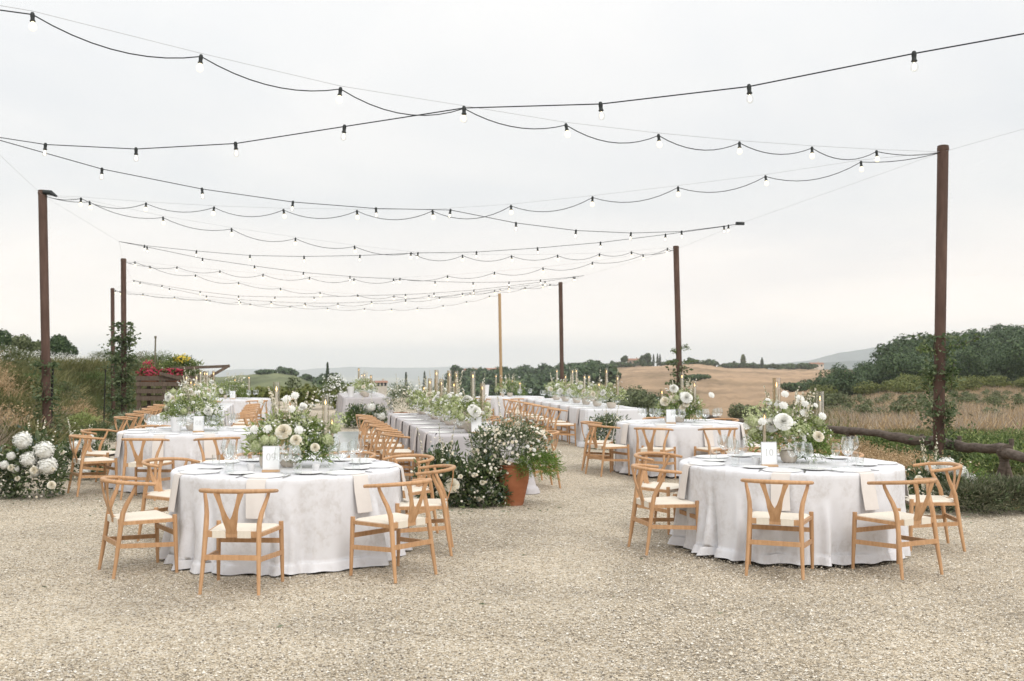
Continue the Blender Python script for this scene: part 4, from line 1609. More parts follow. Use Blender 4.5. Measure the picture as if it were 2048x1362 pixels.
# round table centrepieces
def centrepiece(cx, cy, label, seed, k=1.0, sx=1.0, explicit=()):
    r = thing('flower_arrangement', (cx, cy, TZ + .002), label, 'flowers', 'table flowers')
    vase(r, (0, 0, 0), .085, .11)
    vase(r, (-.2, -.05, 0), .045, .10, 'ceramic')
    bouquet(r, (0.02, 0, .25), (.30 * sx, .20, .23), seed, MIX_T(.72 * k), small=int(190 * k), small_r=.010, blooms=[('scabiosa', int(7 * k)), ('snowball', int(3 * k)), ('lace', int(6 * k)), ('rose', int(1 * k)), ('peony', int(1 * k))], stems=int(8 * k), spikes=int(8 * k), fern=int(110 * k), spike_h=.24)
    bouquet(r, (.20 * sx, -.05, .12), (.12, .12, .12), seed + 50, [('leaf_mid', int(60 * k), .06, .02), ('leaf_fresh', int(120 * k), .05, .018)], fern=int(60 * k))
    bouquet(r, (-.24 * sx, -.02, .17), (.10, .10, .11), seed + 60, [('leaf_fresh', int(90 * k), .05, .02)], blooms=[('snowball', int(2 * k)), ('scabiosa', 1)])
    for kind, px, py, Y, s in explicit:
        p = P3(px, py, Y) - np.array([cx, cy, TZ + .002])
        put_bloom(r, kind, p, np.array([p[0] * .8, -.9, .55]), s)
    return r


centrepiece(*C09, 'loose white rose and green flower arrangement behind card nine', 101, 1.35, 1.15,
            [('rose', 567, 863, 8.75, .078), ('rose', 592, 880, 8.72, .055), ('scabiosa', 598, 860, 8.8, .045), ('scabiosa', 535, 858, 8.8, .045), ('snowball', 530, 880, 8.7, .05), ('snowball', 545, 880, 8.7, .045), ('scabiosa', 574, 798, 8.95, .045), ('scabiosa', 590, 791, 9.0, .045), ('scabiosa', 583, 818, 8.9, .04), ('scabiosa', 508, 858, 8.85, .04), ('rose', 630, 895, 8.8, .045), ('lace', 678, 840, 9.0, .08), ('snowball', 670, 856, 9.0, .05)])
centrepiece(*C10, 'tall white peony and green flower arrangement behind card ten', 102, 1.35, 1.15,
            [('peony', 1567, 843, 9.1, .075), ('snowball', 1505, 842, 9.2, .06), ('lace', 1503, 828, 9.2, .08), ('lace', 1535, 818, 9.3, .095), ('lace', 1600, 862, 9.1, .07), ('rose', 1637, 873, 9.1, .05), ('scabiosa', 1570, 788, 9.3, .042), ('scabiosa', 1600, 798, 9.3, .045), ('scabiosa', 1611, 808, 9.3, .042), ('scabiosa', 1609, 826, 9.3, .045), ('scabiosa', 1567, 811, 9.3, .042), ('scabiosa', 1494, 850, 9.2, .045), ('scabiosa', 1525, 843, 9.1, .045), ('scabiosa', 1645, 832, 9.2, .042)])
centrepiece(*C08, 'white and green flower arrangement on the table behind the nine table', 103, 1.2, 1.3)
centrepiece(*C11, 'dahlia and greenery arrangement on the table behind the ten table', 104, 1.1, 1.1,
            [('scabiosa', 1423, 790, 15.9, .06), ('peony', 1373, 795, 15.8, .085), ('rose', 1330, 803, 15.9, .075), ('rose', 1348, 797, 15.9, .07), ('peony', 1348, 777, 15.9, .06), ('rose', 1372, 808, 15.8, .055)])
centrepiece(*CD, 'white flowers on the far round table beside the pallet planter', 105, .9, 1.4)
centrepiece(*CF, 'white flowers on the farthest round table near the pale pole', 106, .9, 1.4)


def runner(W_, Wd, spots, where, seed, k=1.0, sc=1.0):
    for i, b in enumerate(spots):
        p = W_(Wd / 2 + random.uniform(-.05, .05), b)
        r = thing('flower_arrangement', (p[0], p[1], TZ + .002), f'low white and green flower arrangement along {where}', 'flowers', f'flowers along {where}')
        vase(r, (0, 0, 0), .10, .12)
        bouquet(r, (0, 0, .24 * sc), (.27 * sc, .34 * sc, .20 * sc), seed + i, MIX_T(.65 * k), small=int(90 * k), blooms=[('snowball', int(4 * k)), ('peony', int(3 * k)), ('rose', int(3 * k)), ('scabiosa', int(4 * k)), ('lace', int(3 * k))], stems=int(5 * k), spikes=int(2 * k))


runner(TA, 1.2, [.55, 1.35, 2.2, 3.05, 3.9, 4.8, 5.6], WA, 200, 1.0)
runner(TB, 1.25, [.5, 1.5, 2.5, 3.5, 4.5, 5.6], WB, 220, .8, 1.1)
runner(TC, 1.1, [.6, 1.6, 2.6, 3.7, 4.9, 6.0], WC, 240, .8, 1.15)
runner(TE, 1.3, [.35, 1.5, 2.8], WE, 260, .8, 1.1)

# ground arrangements -------------------------------------------------


def mass(label, px0, px1, ybase, Y, ztop, seed, k=1.0, hyd=(), spikes=0, fern=None, depth=.32, small=160, blooms=(), rose=(), mix=None, name='ground_flowers'):
    x0, x1 = (px0 - 1024) / F * Y, (px1 - 1024) / F * Y
    cx, w = (x0 + x1) / 2, (x1 - x0) / 2
    g = gzf(cx, Y)
    r = thing(name, (cx, Y, g), label, 'flowers')
    n = max(1, round(w / .32))
    for i in range(n):
        ox = (-w + (2 * i + 1) * w / n)
        hh = ztop * (.85 + .3 * random.random())
        bouquet(r, (ox, random.uniform(-.06, .06), hh * .30), (w / n * 1.2, depth, hh * .70), seed + i, (mix or MIX_F)(k), small=int(small * k), small_r=.015, small_mat='petal_cream', spikes=(spikes + i) // n if spikes else 0, blooms=blooms, zmin=.01)
    for px, py, s in hyd:
        p = P3(px, py, Y - depth * .75) - np.array([cx, Y, g])
        put_bloom(r, 'hydrangea', p, np.array([p[0] * .5, -.8, .55]), s)
    for px, py, s in rose:
        p = P3(px, py, Y - depth * .9) - np.array([cx, Y, g])
        put_bloom(r, 'rose', p, np.array([p[0] * .5, -.9, .45]), s)
    if fern:
        fx, fz, fr = fern
        bouquet(r, (fx, -depth * .5, fz), fr, seed + 40, [], fern=420, zmin=.01)
    return r


mass('big white hydrangeas and eucalyptus lying on the gravel below the bank post', -60, 112, 1003, 12.75, .70, 300, 1.15,
     [(45, 881, .102), (88, 901, .106), (95, 931, .104), (57, 919, .098), (-30, 900, .10), (22, 912, .06), (30, 938, .05), (70, 945, .055), (8, 930, .06)], spikes=6, rose=[(22, 935, .04), (68, 940, .045), (105, 938, .03), (103, 970, .05), (35, 957, .035)])
mass('smaller heap of white hydrangeas tucked between the bank post and the chairs', 108, 208, 960, 14.9, .66, 310, 1.0,
     [(152, 893, .10), (177, 880, .10), (176, 907, .09), (169, 948, .09)], spikes=4, small=240, rose=[(124, 905, .045), (140, 940, .035)])
mass('leafy white meadow flowers heaped on gravel beside the large terracotta pot', 842, 1012, 1020, 12.05, .68, 320, 2.2, [], spikes=9, small=200,
     rose=[(904, 971, .085), (958, 998, .03), (921, 953, .03), (848, 978, .06), (965, 965, .03), (948, 950, .03)])
mass('white hydrangeas and trailing fern at the foot of the log-rail post', 1795, 1960, 1040, 11.9, .62, 330, 1.2,
     [(1893, 932, .11), (1938, 962, .105), (1902, 990, .10), (1920, 945, .09), (1862, 935, .06)], spikes=7, fern=(.28, .26, (.30, .24, .27)), small=200, rose=[(1838, 958, .045), (1812, 968, .04), (1850, 970, .04)])
mass('silvery olive branches and greenery against the near end of the white long table', 1182, 1248, 893, 20.2, .85, 340, 1.0, [], spikes=2, small=260)
mass('dark foliage with white hydrangeas in front of the far long table', 695, 772, 842, 26.9, .62, 350, 1.1, [(742, 815, .12), (762, 833, .11), (727, 833, .07), (752, 830, .06), (719, 838, .06), (733, 848, .07)], spikes=3, small=160, fern=(-.35, .22, (.28, .2, .22)))


def pot(px, ybase, Y, h, r, label, flabel, seed, frad, k, fern=True):
    x = (px - 1024) / F * Y
    p = thing('terracotta_pot', (x, Y, 0), label, 'pot', 'terracotta pots')
    m = MB()
    m.lathe([(r * .62, 0), (r * .66, h * .03), (r * .80, h * .30), (r * .95, h * .58), (r, h * .78), (r * .96, h * .90), (r * .84, h * .96), (r * .82, h), (r * .76, h), (r * .80, h * .93), (r * .6, h * .85)], 32)
    m.build('body', 'terracotta', p)
    m = MB()
    m.lathe([(r * .84, h * .955), (r * .89, h * .985), (r * .90, h * 1.01), (r * .84, h * 1.02), (r * .77, h * 1.005)], 32)
    m.build('rim', 'terracotta', p)
    a = thing('potted_flowers', (x, Y, h * .9), flabel, 'flowers')
    bouquet(a, (0, 0, frad[2] * .75), frad, seed, [('leaf_sage', int(1300 * k), .055, .014), ('leaf_dark', int(420 * k), .06, .018), ('leaf_mid', int(420 * k), .055, .017), ('petal_cream', int(300 * k), .026, .013)], small=int(260 * k), small_r=.019, small_mat='petal_cream', blooms=[('scabiosa', int(22 * k))], spikes=2, zmin=-.25)
    if fern:
        bouquet(a, (frad[0] * .65, -.1, frad[2] * .12), (frad[0] * .55, .25, frad[2] * .65), seed + 9, [], fern=520, zmin=-.3)
        bouquet(a, (-frad[0] * .75, -.05, frad[2] * .95), (frad[0] * .4, .2, frad[2] * .35), seed + 12, [('leaf_dark', 260, .07, .016)], zmin=-.3)


pot(1024, 1013, 12.1, .47, .205, 'large weathered terracotta pot standing at the end of the grey linen table', 'bushy white flowers and asparagus fern spilling from the large terracotta pot', 400, (.45, .32, .34), 1.3)
pot(803, 836, 25.6, .45, .24, 'terracotta pot beyond the far end of the grey linen table', 'tall bunch of cream flowers in the farther terracotta pot', 410, (.42, .35, .46), 1.0, False)

# ------------------------------------------------------------------ candles, cards and small table things


def candle(x, y, zt, r, label, group, smoke=False, taper=False):
    H = zt - TZ
    root = thing('candle_holder', (x, y, TZ + .002), label, 'candle', group)
    tl = min(.40, H * .62) if not taper else H
    hb = H - tl
    if hb > .02:
        m = MB()
        m.lathe([(.045, 0), (.046, .006), (.02, .012), (.012, hb * .3), (.022, hb * .45), (.010, hb * .62), (.013, hb * .85), (.045, hb * .96), (.048, hb)], 16)
        m.build('glass_stand', 'glass', root)
    m = MB()
    m.lathe([(r, hb + .002), (r, H), (r - .0025, H), (r - .0025, hb + .004)], 18, cap0=False, cap1=False)
    m.build('glass_tube', 'smoke_glass' if smoke else 'tube_glass', root)
    ch = tl * .78
    m = MB()
    m.lathe([(.0125, hb + .004), (.0115, hb + ch), (.004, hb + ch + .004)], 12)
    cd = m.build('taper', 'wax', root)
    m = MB()
    m.lathe([(.001, hb + ch + .006), (.006, hb + ch + .016), (.005, hb + ch + .026), (.001, hb + ch + .045)], 8)
    m.build('flame', 'flame', cd)


def cpx(px, yt, Y, r, label, group, smoke=False):
    p = P3(px, yt, Y)
    candle(p[0], p[1], p[2], r, label, group, smoke)


cpx(553, 764, 9.15, .031, 'tall lit candle in a glass tube on a crystal stand behind card nine', 'candles on the nine table')
cpx(651, 791, 8.95, .030, 'shorter lit candle in a glass tube beside roses on the nine table', 'candles on the nine table')
cpx(664, 838, 9.2, .016, 'slim smoky candle tube among greenery on the nine table', 'candles on the nine table', True)
cpx(1553, 756, 9.6, .037, 'tall smoky candle tube on a crystal stand behind card ten', 'candles on the ten table', True)
cpx(1640, 783, 9.4, .036, 'lit candle in a glass tube on a crystal stand near the creeper post, ten table', 'candles on the ten table')
cpx(1529, 826, 9.2, .018, 'slim smoky candle tube among green blooms on the ten table', 'candles on the ten table', True)
for px, yt, Y in [(1364, 745, 16.1), (1389, 762, 15.9), (1324, 779, 16.0)]:
    cpx(px, yt, Y, .034 if px != 1389 else .03, 'lit candle in a glass tube on the table behind the ten table', 'candles on the table behind ten', px == 1324)
for px, yt, Y in [(992, 748, 29), (1025, 759, 29), (1040, 765, 28.8)]:
    cpx(px, yt, Y, .035, 'lit candle in a glass tube on the farthest round table', 'candles on the farthest round table')
for px, yt, Y in [(498, 751, 27.0), (470, 757, 27.3)]:
    cpx(px, yt, Y, .035, 'lit candle in a glass tube on the round table beside the pallet planter', 'candles beside the pallet planter')


def line_candles(W_, mid, L, lst, where):
    for px, yt, off in lst:
        best = min(np.linspace(.15, L - .1, 400), key=lambda b: abs((W_(mid + off, b)[0] / W_(mid + off, b)[1]) * F + 1024 - px))
        p = W_(mid + off, best)
        z = CAM_H + (730 - yt) / F * p[1]
        candle(p[0], p[1], z, .034, f'lit candle in a tall glass tube along {where}', f'candles along {where}', smoke=random.random() < .5)


line_candles(TA, .6, 6.2, [(873, 740, .05), (899, 741, -.05), (913, 742, .1), (946, 743, .05), (860, 757, -.1), (872, 757, .15), (883, 758, -.1), (908, 762, .12), (965, 766, .12), (848, 772, 0)], WA)
line_candles(TB, .62, 7.0, [(1114, 738, .1), (1145, 738, 0), (1153, 737, .1), (1169, 749, -.1), (1178, 749, .1), (1213, 737, .05), (1235, 751, .1), (1131, 749, 0), (1184, 765, .1), (1198, 765, -.1)], WB)
line_candles(TC, .55, 6.8, [(373, 749, -.1), (382, 758, .1), (389, 765, 0), (401, 740, 0), (414, 742, .1), (429, 742, -.1), (436, 742, .1), (457, 743, .1), (393, 749, .1)], WC)
line_candles(TE, .65, 5.0, [(714, 736, 0), (707, 748, .1), (729, 746, 0), (723, 759, .1), (755, 750, .1)], WE)

DIG = {
    '0': [[(.5 + .38 * cos(a), .5 + .5 * sin(a)) for a in np.linspace(0, 2 * pi, 28)]],
    '1': [[(.5, 0), (.5, 1), (.32, .86)], [(.3, 0), (.7, 0)]],
    '9': [[(.5 + .34 * cos(a), .68 + .32 * sin(a)) for a in np.linspace(0, 2 * pi, 24)], [(.84, .68), (.84, .45), (.74, .2), (.55, .04), (.35, .0)]],
    '8': [[(.5 + .28 * cos(a), .76 + .24 * sin(a)) for a in np.linspace(0, 2 * pi, 24)], [(.5 + .36 * cos(a), .27 + .27 * sin(a)) for a in np.linspace(0, 2 * pi, 24)]],
}


def card(x, y, num, label, rz=0.0, w=.135, h=.195):
    r = thing('table_card', (x, y, TZ + .002), label, 'card', 'table number cards', rz)
    tilt = -.12
    R = np.array([[1, 0, 0], [0, cos(tilt), -sin(tilt)], [0, sin(tilt), cos(tilt)]])
    m = MB()
    m.box((0, .0, .009), (w + .01, .045, .018))
    m.build('base', 'card_wood', r, smooth=False)
    T = lambda p: R @ np.array(p) + np.array([0, .0, .019])
    m = MB()
    m.box(T((0, 0, h / 2)), (w, .003, h), R=R)
    sh = m.build('sheet', 'card', r, smooth=False)
    m = MB()
    for sx in (-1, 1):
        m.box(T((sx * (w / 2 + .002), 0, h / 2)), (.004, .006, h + .004), R=R)
    m.box(T((0, 0, h + .002)), (w, .006, .004), R=R)
    m.build('frame', 'silver', r, smooth=False)
    if num:
        m = MB()
        dw, dh = .037, .056
        for i, ch in enumerate(num):
            ox = (i - len(num) / 2) * (dw + .004)
            for pl in DIG[ch]:
                for (a, b), (c, d) in zip(pl[:-1], pl[1:]):
                    pa = T((ox + a * dw, -.0026, h * .40 + b * dh))
                    pb = T((ox + c * dw, -.0025, h * .40 + d * dh))
                    if np.linalg.norm(pb - pa) > 1e-5:
                        m.bar(pa, pb, .0012, .0052 if abs(b - d) * dh > abs(a - c) * dw else .0028, up=R @ np.array([0, 1.0, .001]) if False else (R @ np.array([1.0, 0, .01])) if abs(b - d) * dh > abs(a - c) * dw else R @ np.array([0, .01, 1.0]))
        m.build('number', 'card_ink', sh, smooth=False)
    return r


p = P3(542, 940, 8.55)
card(p[0], 8.55, '09', 'white framed table card with the number nine', .12)
p = P3(1539, 920, 9.0)
card(p[0], 9.0, '10', 'white framed table card with the number ten', .05)
p = P3(397, 858, 13.6)
card(p[0], 13.6, '08', 'pale table card among flowers on the table behind the nine table', .1)
p = P3(1342, 840, 15.6)
card(p[0], 15.6, '', 'pale table card among flowers on the table behind the ten table', .0)
p = TA(.62, .28)
card(p[0], p[1], '', 'pale table card at the near end of the grey linen table', .25)
card(-7.3, 26.75, '', 'pale table card on the far round table beside the pallet planter', .1)


def cup(x, y, r, h, mat, name, label, cat):
    m = MB()
    m.lathe([(r * .7, 0), (r * .75, .003), (r, h), (r - .003, h), (r * .7 - .003, .006)], 20)
    o = m.build(name, mat)
    o.location = (x, y, TZ + .002)
    tag(o, label, cat)


cup(*P3(632, 938, 8.6)[:2], .033, .062, 'white_ceramic', 'votive_cup', 'small white ceramic votive cup beside card nine', 'cup')
cup(*P3(502, 938, 8.6)[:2], .035, .065, 'white_ceramic', 'votive_cup', 'small frosted votive cup behind the forks on the nine table', 'cup')
cup(*P3(1512, 920, 9.1)[:2], .040, .07, 'white_ceramic', 'votive_cup', 'small white votive cup beside card ten', 'cup')
cup(*P3(352, 860, 13.7)[:2], .075, .19, 'white_ceramic', 'ice_bucket', 'white ceramic bucket on the table behind the nine table', 'bucket')
e_ = TE(.2, .25)
cup(e_[0], e_[1], .10, .30, 'white_ceramic', 'white_vase', 'plain white vase at the near corner of the far long table', 'vase')
cup(-.75, 28.5, .12, .34, 'white_ceramic', 'white_vase', 'large white vase on the farthest round table', 'vase')

# ------------------------------------------------------------------ vegetation


def face_quads(P, N, size, rng):
    n = len(P)
    N = unit(N)
    S = unit(np.cross(N, rand_dirs(n, rng)))
    T = np.cross(N, S)
    s = np.broadcast_to(size, (n,))[:, None]
    k = (.6 + .5 * rng.random((n, 1)))
    return np.stack([P - S * s, P - T * s * k, P + S * s, P + T * s * k], 1)


def crown_quads(c, rx, rz, n, leaf, rng, lobes=9):
    L = rand_dirs(lobes, rng) * np.array([rx, rx, rz]) * .55 * rng.random((lobes, 1)) ** .4
    L[:, 2] += rz * .05
    k = rng.integers(0, lobes, n)
    d = rand_dirs(n, rng)
    r = ((.42 + .18 * rng.random(lobes)) * (9 / max(lobes, 9)) ** .25)[k][:, None]
    P = c + L[k] + d * np.array([rx, rx, rz]) * r * (.75 + .3 * rng.random((n, 1)))
    return face_quads(P, d + rng.normal(size=(n, 3)) * .45 + np.array([0, 0, .2]), leaf * (.6 + .8 * rng.random(n)), rng)


def tree(name, label, x, y, h, rx, mat, seed, group=None, n=900, leaf=.12, trunk=.35, z=None, cat='tree', crown_h=None, lobes=9):
    rng = np.random.default_rng(seed)
    g = gzf(x, y) if z is None else z
    r = thing(name, (x, y, g - .1), label, cat, group)
    ch = crown_h or h * (1 - trunk)
    m = MB()
    m.tube([(0, 0, 0), (rx * .06, 0, h * .35), (-.04 * rx, .05 * rx, h * .75)], [h * .028, h * .02, h * .008], 8)
    for k in range(4):
        a = rng.random() * 6.28
        m.tube([(0, 0, h * (.28 + .1 * k)), (rx * .5 * cos(a), rx * .5 * sin(a), h * (.5 + .12 * k))], [h * .011, h * .004], 6)
    m.build('trunk', 'bark', r)
    stuffpart('crown', crown_quads(np.array([0, 0, h - ch * .5]), rx * 1.15, ch * .62, n, leaf, rng, lobes), mat, r)
    return r


def cypress(label, px, ytop, ybase, Y, wpx, seed, group='cypress trees'):
    rng = np.random.default_rng(seed)
    x = (px - 1024) / F * Y
    zt = CAM_H + (730 - ytop) / F * Y
    zb = CAM_H + (730 - ybase) / F * Y
    zg = min(zb, gzf(x, Y))
    h = zt - zg
    rx = wpx / F * Y / 2
    r = thing('cypress_tree', (x, Y, zg - .05), label, 'tree', group)
    m = MB()
    m.tube([(0, 0, 0), (0, 0, h * .5)], [rx * .22, rx * .1], 7)
    m.build('trunk', 'bark', r)
    n = 700
    t = rng.random(n) ** .8
    prof = np.interp(t, [0, .15, .35, .7, .92, 1], [.55, .9, 1, .72, .3, .05])
    a = rng.random(n) * 6.28
    P = np.stack([np.cos(a) * prof * rx * (.8 + .3 * rng.random(n)), np.sin(a) * prof * rx * (.8 + .3 * rng.random(n)), h * (.04 + .96 * t)], -1)
    stuffpart('crown', face_quads(P, np.stack([np.cos(a), np.sin(a), np.full(n, .6)], -1) + rng.normal(size=(n, 3)) * .3, rx * .28 * (.6 + .7 * rng.random(n)), rng), 'cypress_leaf', r)


cypress('tall slender dark cypress rising behind the vine hedge', 655, 725, 790, 170, 15, 1)
cypress('short dark cypress behind the far terracotta pot flowers', 812, 744, 790, 200, 12, 2)
cypress('narrow little cypress seen above the far long table', 744, 757, 800, 190, 7, 3)
cypress('small hazy cypress on the slope beyond the grey linen table', 849, 742, 775, 480, 9, 4)
for k, (px, yt) in enumerate([(552, 738), (558, 739), (579, 741)]):
    cypress('hazy cypress on the vineyard hilltop', px, yt, 748, 500, 4, 10 + k, 'hilltop cypresses')
for k, (px, yt) in enumerate([(1307, 708), (1315, 707), (1320, 708)]):
    cypress('dark cypress beside the farmhouse on the stubble hill', px, yt, 733, 690, 5, 20 + k, 'farmhouse cypresses')
cypress('lone small cypress on the stubble hill crest', 1524, 715, 737, 700, 7, 25)
cypress('dark cypress at the wooded end of the stubble hill', 1197, 722, 745, 650, 9, 26)

# trees behind the bank
for k, (px, yt, Y, rpx, mat, lab) in enumerate([
        (-12, 640, 62, 40, 'wood_far', 'dark tree overlooking the grassy bank, taller than its neighbours'),
        (38, 672, 70, 34, 'wood_olive', 'grey-green olive tree on the bank crest next to the dark tree'),
        (72, 682, 74, 24, 'wood_olive', 'small grey-green olive tree just above the bank post foot'),
        (124, 678, 70, 36, 'wood_far', 'broad round-crowned tree on the bank crest behind the bank post'),
        (172, 714, 95, 20, 'wood_olive', 'low bushy tree between the bank post and the ivy posts'),
        (196, 714, 100, 18, 'wood_olive', 'low rounded tree closest to the slim post on the crest')]):
    x = (px - 1024) / F * Y
    zt = CAM_H + (730 - yt) / F * Y
    g = gzf(x, Y)
    rx = rpx / F * Y
    tree('bank_tree', lab, x, Y, max((zt - g) * .88, 2.2), rx * .85, mat, 500 + k, 'trees behind the bank', n=6000, leaf=.075 * Y / 70, trunk=.15, lobes=20)

# tree near vineyard hill
tree('young_tree', 'small rounded tree standing on the slope before the vineyard hill', (585 - 1024) / F * 75, 75, CAM_H + (730 - 748) / F * 75 - gzf((585 - 1024) / F * 75, 75), .75, 'wood_olive', 520, n=700, leaf=.09, trunk=.2)


def woods(name, label, spots, mat, seed, leaf, n):
    """spots: list of (x, y, h, r)"""
    rng = np.random.default_rng(seed)
    Q = []
    for x, y, h, r in spots:
        g = gzf(x, y)
        Q.append(crown_quads(np.array([x, y, g + h * .52]), r * 1.15, h * .58, n, leaf, rng, 7))
    o = tag(obj(name, quads_mesh(name, np.concatenate(Q), mat)), label, 'woods', kind='stuff')
    return o


def scatter(n, px, Y, h, r, rng, ok=lambda p, y: True):
    out = []
    while len(out) < n:
        y = Y[0] + (Y[1] - Y[0]) * rng.random()
        p = px[0] + (px[1] - px[0]) * rng.random()
        if ok(p, y):
            s = .75 + .5 * rng.random()
            out.append(((p - 1024) / F * y, y, (h[0] + (h[1] - h[0]) * rng.random()), (r[0] + (r[1] - r[0]) * rng.random()) * s))
    return out


rg = np.random.default_rng(77)
woods('hillside_woodland', 'dense dark green woodland covering the hillside past the creeper post', scatter(270, (1760, 2360), (205, 420), (6, 9), (3.0, 4.6), rg, lambda p, y: p > 1770 + (y - 205) * .12 + 10 * sin(y)), 'wood_far', 601, .30, 900)
woods('woodland_edge', 'front row of dark trees where the hillside woodland meets the dry field', scatter(22, (1650, 1800), (165, 215), (3.2, 5.2), (2.4, 3.8), rg) + scatter(40, (1790, 2350), (165, 205), (5, 8), (2.8, 4.2), rg), 'wood_far', 602, .17, 2000)
woods('light_scrub', 'lighter yellow-green scrub along the foot of the woodland', scatter(30, (1640, 2350), (146, 168), (1.8, 3.2), (1.8, 3.2), rg), 'wood_light', 603, .12, 1500)
woods('hill_hedgerow', 'line of hazy trees along the crest of the stubble hill', scatter(95, (1150, 1640), (690, 735), (2.5, 5.0), (2.5, 5), rg, lambda p, y: True), 'wood_far', 604, .8, 160)
woods('slope_woodland', 'hazy dark woodland on the slope beyond the farthest tables', scatter(240, (870, 1235), (330, 650), (4, 7.5), (3.2, 5.5), rg, lambda p, y: p > 880 + (650 - y) * .05 and p < 1150 + (650 - y) * .28), 'wood_far', 605, .7, 240)
woods('valley_scrub', 'green scrub in the dip below the stubble hill', scatter(120, (905, 1330), (95, 200), (2.5, 5), (2.2, 4.2), rg, lambda p, y: p < 1260 + 0.3 * (200 - y)), 'wood_olive', 606, .15, 1300)
woods('hilltop_trees', 'hazy clump of trees on the vineyard hilltop', scatter(22, (560, 640), (485, 520), (1.8, 3.6), (2, 3.6), rg) + scatter(8, (515, 545), (480, 510), (1, 2), (2, 3), rg), 'wood_far', 607, .6, 200)
woods('ridge_trees', 'hazy blue-green trees on the ridge beyond the ivy posts', scatter(26, (255, 300), (440, 470), (3, 7), (3, 5), rg) + scatter(40, (150, 380), (430, 480), (1.5, 3.5), (3, 5), rg), 'wood_far', 608, .7, 200)
woods('plain_copses', 'scattered copses on the hazy slope before the plain', scatter(70, (640, 880), (260, 620), (4, 8), (3, 6), rg), 'wood_far', 609, .9, 130)

# individual dark bushes low on the stubble hill
for k, (px, py, Y, h, r) in enumerate([(1268, 797, 165, 3.6, 5.0), (1300, 800, 160, 3.2, 4.2), (1328, 806, 150, 2.6, 3.2), (1240, 792, 170, 4, 4.5), (1390, 758, 330, 2.2, 5), (1590, 787, 240, 2.2, 4), (1620, 782, 250, 2.4, 4), (1475, 838, 128, 2.4, 2.0), (1500, 836, 130, 2.0, 1.8), (1560, 842, 120, 2.2, 2.4), (1610, 838, 118, 2.4, 2.6), (1640, 832, 118, 2.6, 2.6), (1670, 836, 112, 2.4, 2.4), (1535, 850, 105, 1.8, 1.9)]):
    x = (px - 1024) / F * Y
    g = gzf(x, Y)
    rng = np.random.default_rng(700 + k)
    b = thing('bush', (x, Y, g - .1), 'dark bush growing at the foot of the stubble hill', 'bush', 'bushes on the stubble hill')
    stuffpart('foliage', crown_quads(np.array([0, 0, h * .45]), r, h * .6, 1500, .15 * Y / 150, rng), 'wood_olive' if k > 6 else 'wood_far', b)

# olive trees dotted over the dry field
spots = []
for k in range(110):
    px = rg.uniform(1600, 2120)
    Y = rg.uniform(62, 152)
    spots.append((px, Y))
for k, (px, Y) in enumerate(spots):
    x = (px - 1024) / F * Y
    tree('olive_sapling', 'small grey-green olive tree in the dry field past the log rail', x, Y, rg.uniform(.75, 1.4), rg.uniform(.55, 1.0), 'wood_olive', 800 + k, 'olive trees in the dry field', n=420, leaf=.07, trunk=.1)


def blades(P, D, L, w, rng):
    n = len(P)
    D = unit(D)
    S = unit(np.cross(D, rand_dirs(n, rng)))
    L = np.broadcast_to(L, (n,))[:, None]
    droop = np.array([0, 0, -1.0]) * L * .18
    return np.stack([P - S * w, P + S * w, P + D * L + S * w * .3 + droop, P + D * L - S * w * .3 + droop], 1)


def tufts(name, label, XY, per, L, w, mat, seed, spread=.18, lean=.45, cat='grass', head=None):
    rng = np.random.default_rng(seed)
    XY = np.asarray(XY)
    n = len(XY)
    z = gz(XY[:, 0], XY[:, 1]) - .03
    c = np.repeat(np.stack([XY[:, 0], XY[:, 1], z], -1), per, 0)
    N_ = n * per
    off = rng.normal(size=(N_, 3)) * np.array([spread, spread, 0])
    D = np.concatenate([off[:, :2] / spread * lean * .5 + rng.normal(size=(N_, 2)) * lean * .5, np.ones((N_, 1))], 1)
    LL = L * (.55 + .7 * rng.random(N_)) * np.repeat(.75 + .5 * rng.random(n), per)
    q = blades(c + off, D, LL, w, rng)
    o = tag(obj(name, quads_mesh(name, q, mat)), label, cat, kind='stuff')
    if head:
        hm, hs, frac = head
        pick = rng.random(N_) < frac
        tip = (c + off + unit(D) * LL[:, None] * .95)[pick]
        k = 4
        tp = np.repeat(tip, k, 0) + rng.normal(size=(len(tip) * k, 3)) * hs
        h_ = obj('seed_heads', quads_mesh('seed_heads', face_quads(tp, rand_dirs(len(tp), rng) + np.array([0, -.3, .5]), hs * .8, rng), hm), None, o)
        h_['kind'] = 'stuff'
    return o


def bank_pts(n, Y, d, rng, ok=None):
    out = []
    while len(out) < n:
        y = Y[0] + (Y[1] - Y[0]) * rng.random() ** 1.3
        x = float(foot_x(y)) - (d[0] + (d[1] - d[0]) * rng.random())
        px = 1024 + F * x / y
        if px > -500 and (ok is None or ok(x, y, px)):
            out.append((x, y))
    return out


